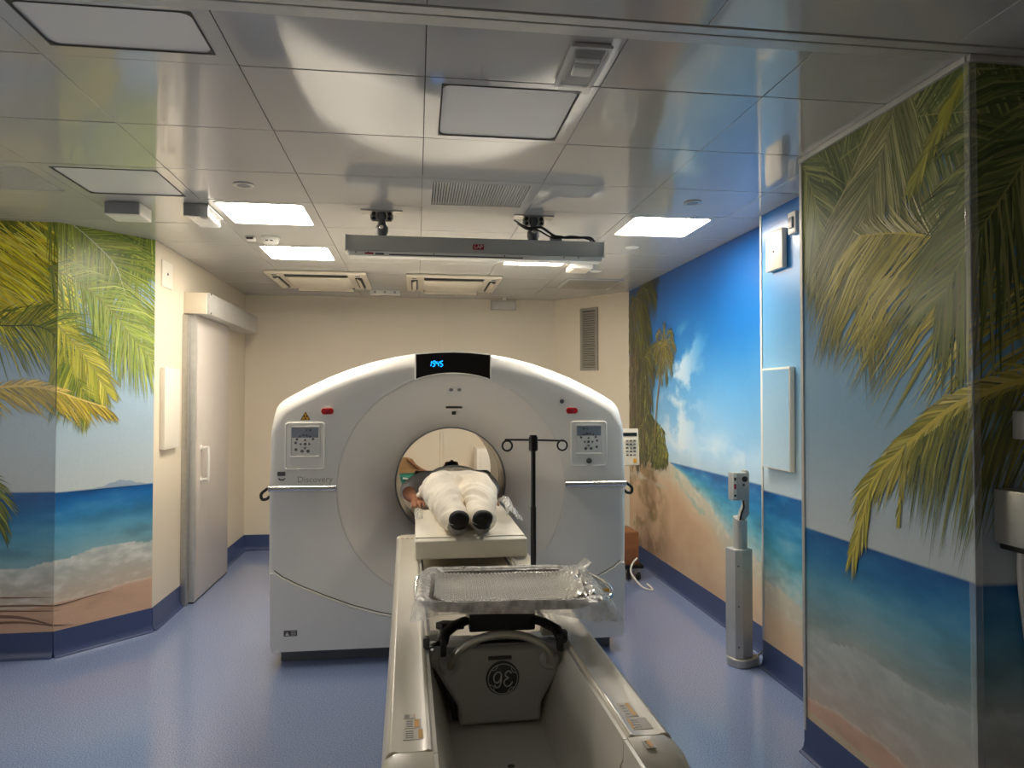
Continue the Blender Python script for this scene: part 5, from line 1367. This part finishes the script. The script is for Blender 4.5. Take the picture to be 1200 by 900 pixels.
# socks: dark toe, grey sole and ankle, thin stripe
for s in (-1, 1):
    path = [(s*.064, 3.50, 1.004), (s*.060, 3.435, .990), (s*.055, 3.38, 1.010), (s*.055, 3.32, 1.036), (s*.055, 3.285, 1.052), (s*.055, 3.262, 1.064)]
    rad = [(.044, .044), (.044, .042), (.043, .040), (.048, .042), (.047, .036), (.036, .022)]
    bm = new_bm(); limb(bm, path, rad, 18)
    # pull the heel towards the camera so the sole reads as one long oval
    limb(bm, [(s*.058, 3.42, .986), (s*.055, 3.355, .988), (s*.055, 3.32, 1.003)], [(.036, .030), (.036, .030), (.038, .034)], 14)
    bm = remesh_bm(bm, .005, 4)
    lo = bm.copy()
    # toe cap: upper half of the foot, heel: lower half
    pl = P3(s*.055, 3.32, 1.008); nn = V((0, -.45, .9)).normalized()
    bmesh.ops.bisect_plane(bm, geom=bm.verts[:]+bm.edges[:]+bm.faces[:], plane_co=pl, plane_no=nn, clear_inner=True)
    bmesh.ops.bisect_plane(lo, geom=lo.verts[:]+lo.edges[:]+lo.faces[:], plane_co=pl, plane_no=nn, clear_outer=True)
    so = fin('sock', lo, M['sockgrey'], body, ang=180, recalc=False)
    fin('toe_cap', bm, M['sock'], so, ang=180, recalc=False)
    bm = new_bm(); tube(bm, [P3(s*.055-.046, 3.314, 1.026), P3(s*.055-.03, 3.284, 1.022), P3(s*.055, 3.274, 1.026), P3(s*.055+.03, 3.282, 1.032), P3(s*.055+.046, 3.312, 1.040)], .0022, 6)
    fin('stripe', bm, M['sockline'], so)
# crumpled clear bag lying beside the right hip and hand
bm = new_bm(); G = {}
for i in range(30):
    for j in range(36):
        a, b = i/29, j/35
        x = .224+.088*a; y = 3.74+.44*b
        z = .958+.085*math.sin(PI*min(1, .25+a*.95))*(.55+.45*math.sin(PI*b))+.028*mnoise.noise(V((a*5, b*7, 2)))+.012*mnoise.noise(V((a*13, b*16, 6)))
        G[i, j] = bm.verts.new(P3(max(x+.008*mnoise.noise(V((a*5, b*5, 9))), .226), y, max(z, .951)))
for i in range(29):
    for j in range(35): bm.faces.new((G[i, j], G[i+1, j], G[i+1, j+1], G[i, j+1]))
tag(fin('plastic_bag', bm, M['film'], ang=30), 'crumpled clear plastic bag lying beside the right leg of the patient', 'plastic bag')
bm = new_bm(); G = {}
for i in range(18):
    for j in range(20):
        a, b = i/17, j/19
        x = -.260+.045*a; y = 3.86+.33*b
        z = .957+.016*mnoise.noise(V((a*6, b*7, 21)))+.02*math.sin(PI*a)*math.sin(PI*b)
        G[i, j] = bm.verts.new(P3(x, y, max(z, .951)))
for i in range(17):
    for j in range(19): bm.faces.new((G[i, j], G[i+1, j], G[i+1, j+1], G[i, j+1]))
tag(fin('plastic_sheet', bm, M['film'], ang=30), 'thin clear plastic sheet under the hand at the tabletop edge', 'plastic sheet')

# ------------------------------------------------------------------ camera pedestal by the beach wall
cp = thing('camera_pedestal', (1.945, 4.10, 0), 'silver floor pedestal carrying a small camera head beside the beach wall', 'camera stand')
def rot_col(bm, poly, z0, z1, ang, c, dz=0.0):
    ca, sa = math.cos(ang), math.sin(ang)
    a = [bm.verts.new((c[0]+p[0]*ca-p[1]*sa, c[1]+p[0]*sa+p[1]*ca, z0)) for p in poly]
    b = [bm.verts.new((c[0]+p[0]*ca-p[1]*sa, c[1]+p[0]*sa+p[1]*ca, z1+dz*p[1])) for p in poly]
    n = len(poly); bm.faces.new(list(reversed(a))); bm.faces.new(b)
    for i in range(n): bm.faces.new((a[i], a[(i+1) % n], b[(i+1) % n], b[i]))
bm = new_bm(); rot_col(bm, rrect(0, 0, .185, .15, .06, 8), .0, .050, .35, (1.955, 4.105)); fin('base', bm, M['silver'], cp, bev=.006)
bm = new_bm(); rot_col(bm, [(-.062, -.045), (-.02, -.062), (.055, -.055), (.062, .05), (-.062, .05)], .050, .695, .20, (1.937, 4.11)); fin('lower_column', bm, M['alu'], cp, bev=.003, ang=25)
bm = new_bm(); rot_col(bm, rrect(0, 0, .070, .07, .02, 4), .695, .875, .2, (1.945, 4.11), .35); fin('upper_column', bm, M['alu'], cp, ang=30)
bm = new_bm(); prism(bm, [(.02, .865), (.048, .90), (.050, 1.15), (.040, 1.165), (.022, 1.165), (.022, .96), (-.01, .88)], lambda a, b: V((1.945+a, 4.085, b)), (0, .05, 0)); fin('bracket', bm, M['silver'], cp, bev=.004)
bm = new_bm(); box(bm, 1.872, 1.968, 4.045, 4.115, .99, 1.155, .006); hdd = fin('camera_head', bm, M['silver'], cp)
bm = new_bm(); lathe(bm, [(.017, 0), (.017, -.006), (.011, -.008)], (1.945, 4.046, 1.118), 'y', 24); fin('lens', bm, M['black'], hdd)
bm = new_bm(); lathe(bm, [(.008, 0), (.008, -.004)], (1.938, 4.046, 1.083), 'y', 14); fin('indicator', bm, M['darkgrey'], hdd)
bm = new_bm(); box(bm, 1.871, 1.893, 4.040, 4.047, 1.00, 1.15, .002); sp_ = fin('side_plate', bm, M['white'], hdd)
for z, h_, m_ in ((1.11, .018, 'black'), (1.06, .03, 'redlogo'), (1.015, .012, 'black')):
    bm = new_bm(); box(bm, 1.877, 1.888, 4.036, 4.041, z, z+h_, .001); fin('marking', bm, M[m_], hdd)
bm = new_bm(); tube(bm, [(1.945, 4.07, .992), (1.948, 4.065, .95), (1.935, 4.065, .915), (1.930, 4.075, .87)], .006, 8); fin('cable', bm, M['black'], cp)
bm = new_bm(); tube(bm, [(1.99, 4.12, .03), (2.04, 4.14, .02), (2.10, 4.16, .04), (2.15, 4.18, .09)], .005, 8); fin('floor_cable', bm, M['black'], cp)
for z in (.12, .36, .60):
    bm = new_bm(); cyl(bm, (1.903, 4.045, z), (1.905, 4.050, z), .005, seg=8); fin('screw', bm, M['darkgrey'], cp)

# ------------------------------------------------------------------ trolley behind the gantry
tr_ = thing('equipment_trolley', (1.78, 6.25, 0), 'wheeled trolley with brown box and cream console behind the gantry right side', 'trolley')
bm = new_bm(); box(bm, 1.55, 1.985, 6.08, 6.45, .105, .135, .006); fin('platform', bm, M['black'], tr_)
for x in (1.59, 1.945):
    for y in (6.12, 6.41):
        bm = new_bm(); cyl(bm, (x-.014, y, .035), (x+.014, y, .035), .035, seg=20); cs = fin('caster', bm, M['black'], tr_)
        bm = new_bm(); box(bm, x-.02, x+.02, y-.012, y+.018, .05, .106, .004); fin('fork', bm, M['steel'], cs)
bm = new_bm(); box(bm, 1.57, 1.945, 6.10, 6.43, .135, .42, .004); fin('wooden_box', bm, M['wood'], tr_)
bm = new_bm(); cyl(bm, (1.80, 6.27, .42), (1.80, 6.27, 1.05), .02); fin('pole', bm, M['steel'], tr_)
bm = new_bm(); box(bm, 1.66, 1.985, 6.20, 6.29, .995, 1.325, .012, rot=Matrix.Rotation(-.12, 3, 'X')); cn = fin('console', bm, M['cream'], tr_)
bm = new_bm(); box(bm, 1.70, 1.965, 6.205, 6.215, 1.262, 1.292, .002); fin('display', bm, M['gloss'], cn)
for r in range(5):
    for c in range(3):
        bm = new_bm(); box(bm, 1.86+.034*c, 1.882+.034*c, 6.186-.0*r, 6.20, 1.215-.032*r, 1.228-.032*r, .002); fin('button', bm, M['darkgrey'] if (r+c) % 3 else M['midgrey'], cn)
bm = new_bm(); box(bm, 1.925, 1.955, 6.178, 6.19, 1.025, 1.06, .002); fin('yellow_key', bm, M['yellow'], cn)
bm = new_bm(); tube(bm, [(1.92, 6.07, .20), (1.86, 6.02, .16), (1.83, 5.95, .10), (1.88, 5.82, .02), (1.94, 5.74, .008), (1.96, 5.80, .010), (1.94, 5.86, .03)], .008, 8); fin('power_cable', bm, M['cable_w'], tr_)

# ------------------------------------------------------------------ furniture seen through the bore
sc_ = thing('storage_cabinet', (.94, 7.62, 0), 'white storage cabinet against the back wall seen through the scanner bore', 'cabinet')
bm = new_bm(); box(bm, .625, 1.25, 7.42, YB-.035, .0, 1.075, .006); fin('carcass', bm, M['plate'], sc_)
for a, b in ((.66, .945), (.955, 1.235)):
    bm = new_bm(); box(bm, a, b, 7.403, 7.421, .08, 1.045, .004); dr = fin('cabinet_door', bm, M['plate'], sc_)
    bm = new_bm(); box(bm, (b-.03 if a < .8 else a+.015), (b-.015 if a < .8 else a+.03), 7.385, 7.404, .70, .84, .003); fin('handle', bm, M['steel'], dr)
lc_ = thing('low_cabinet', (-.12, 7.5, 0), 'low white cabinet behind the scanner holding a brown carton', 'cabinet')
bm = new_bm(); box(bm, -.45, .30, 7.28, YB-.035, 0, .62, .006); fin('carcass', bm, M['plate'], lc_)
for a, b in ((-.44, -.08), (-.07, .29)):
    bm = new_bm(); box(bm, a, b, 7.262, 7.281, .06, .60, .004); fin('cabinet_door', bm, M['plate'], lc_)
ct = thing('cardboard_carton', (-.15, 7.60, .62), 'open brown cardboard carton with raised flap on the low cabinet', 'carton')
bm = new_bm(); box(bm, -.40, .03, 7.52, 7.79, .622, .86, .004); fin('box', bm, M['card'], ct)
bm = new_bm(); prism(bm, [(-.40, .86), (-.36, .98), (-.10, .985), (-.04, .965), (.03, .86)], lambda a, b: V((a, 7.53, b)), (0, .008, 0)); fin('flap', bm, M['card'], ct)
bm = new_bm(); loft(bm, smooth_pts([(-.09, 7.50, .975), (-.04, 7.50, .93), (.02, 7.50, .88), (.09, 7.50, .84), (.15, 7.50, .82)], 4), .015, 8); fin('curved_edge', bm, M['wood'], ct)
gb = new_bm(); limb_pts = None
G = {}
bm = gb; box(bm, -.25, .0, 7.33, 7.47, .622, .83, .03, 3)
for v in bm.verts: v.co += V((.012*mnoise.noise(v.co*9), .012*mnoise.noise(v.co*9+V((5, 0, 0))), .0 if v.co.z < .63 else .012*mnoise.noise(v.co*9+V((0, 5, 0)))))
pb = thing('printed_bag', (-.125, 7.40, .62), 'green and white printed bag in front of the brown carton', 'bag')
fin('bag_body', bm, M['green'], pb)
rr = random.Random(9)
for k in range(9):
    bm = new_bm(); x = -.23+.19*rr.random(); z = .65+.14*rr.random()
    box(bm, x, x+.05, 7.318, 7.324, z, z+.016, .002, rot=Matrix.Rotation(rr.uniform(-.7, .7), 3, 'Y')); fin('white_print', bm, M['white'], pb)

# ------------------------------------------------------------------ world and colour
w = bpy.data.worlds.new('world'); SC.world = w; w.use_nodes = True
w.node_tree.nodes['Background'].inputs['Color'].default_value = (0.05, 0.05, 0.05, 1)
w.node_tree.nodes['Background'].inputs['Strength'].default_value = 0.2
SC.view_settings.view_transform = 'Standard'; SC.view_settings.look = 'None'
SC.view_settings.gamma = 1.0; SC.view_settings.exposure = 0.0; SC.view_settings.use_curve_mapping = False
SC.cycles.max_bounces = 10; SC.cycles.diffuse_bounces = 6; SC.cycles.glossy_bounces = 5; SC.cycles.transparent_max_bounces = 12
SC.cycles.caustics_reflective = False; SC.cycles.caustics_refractive = False
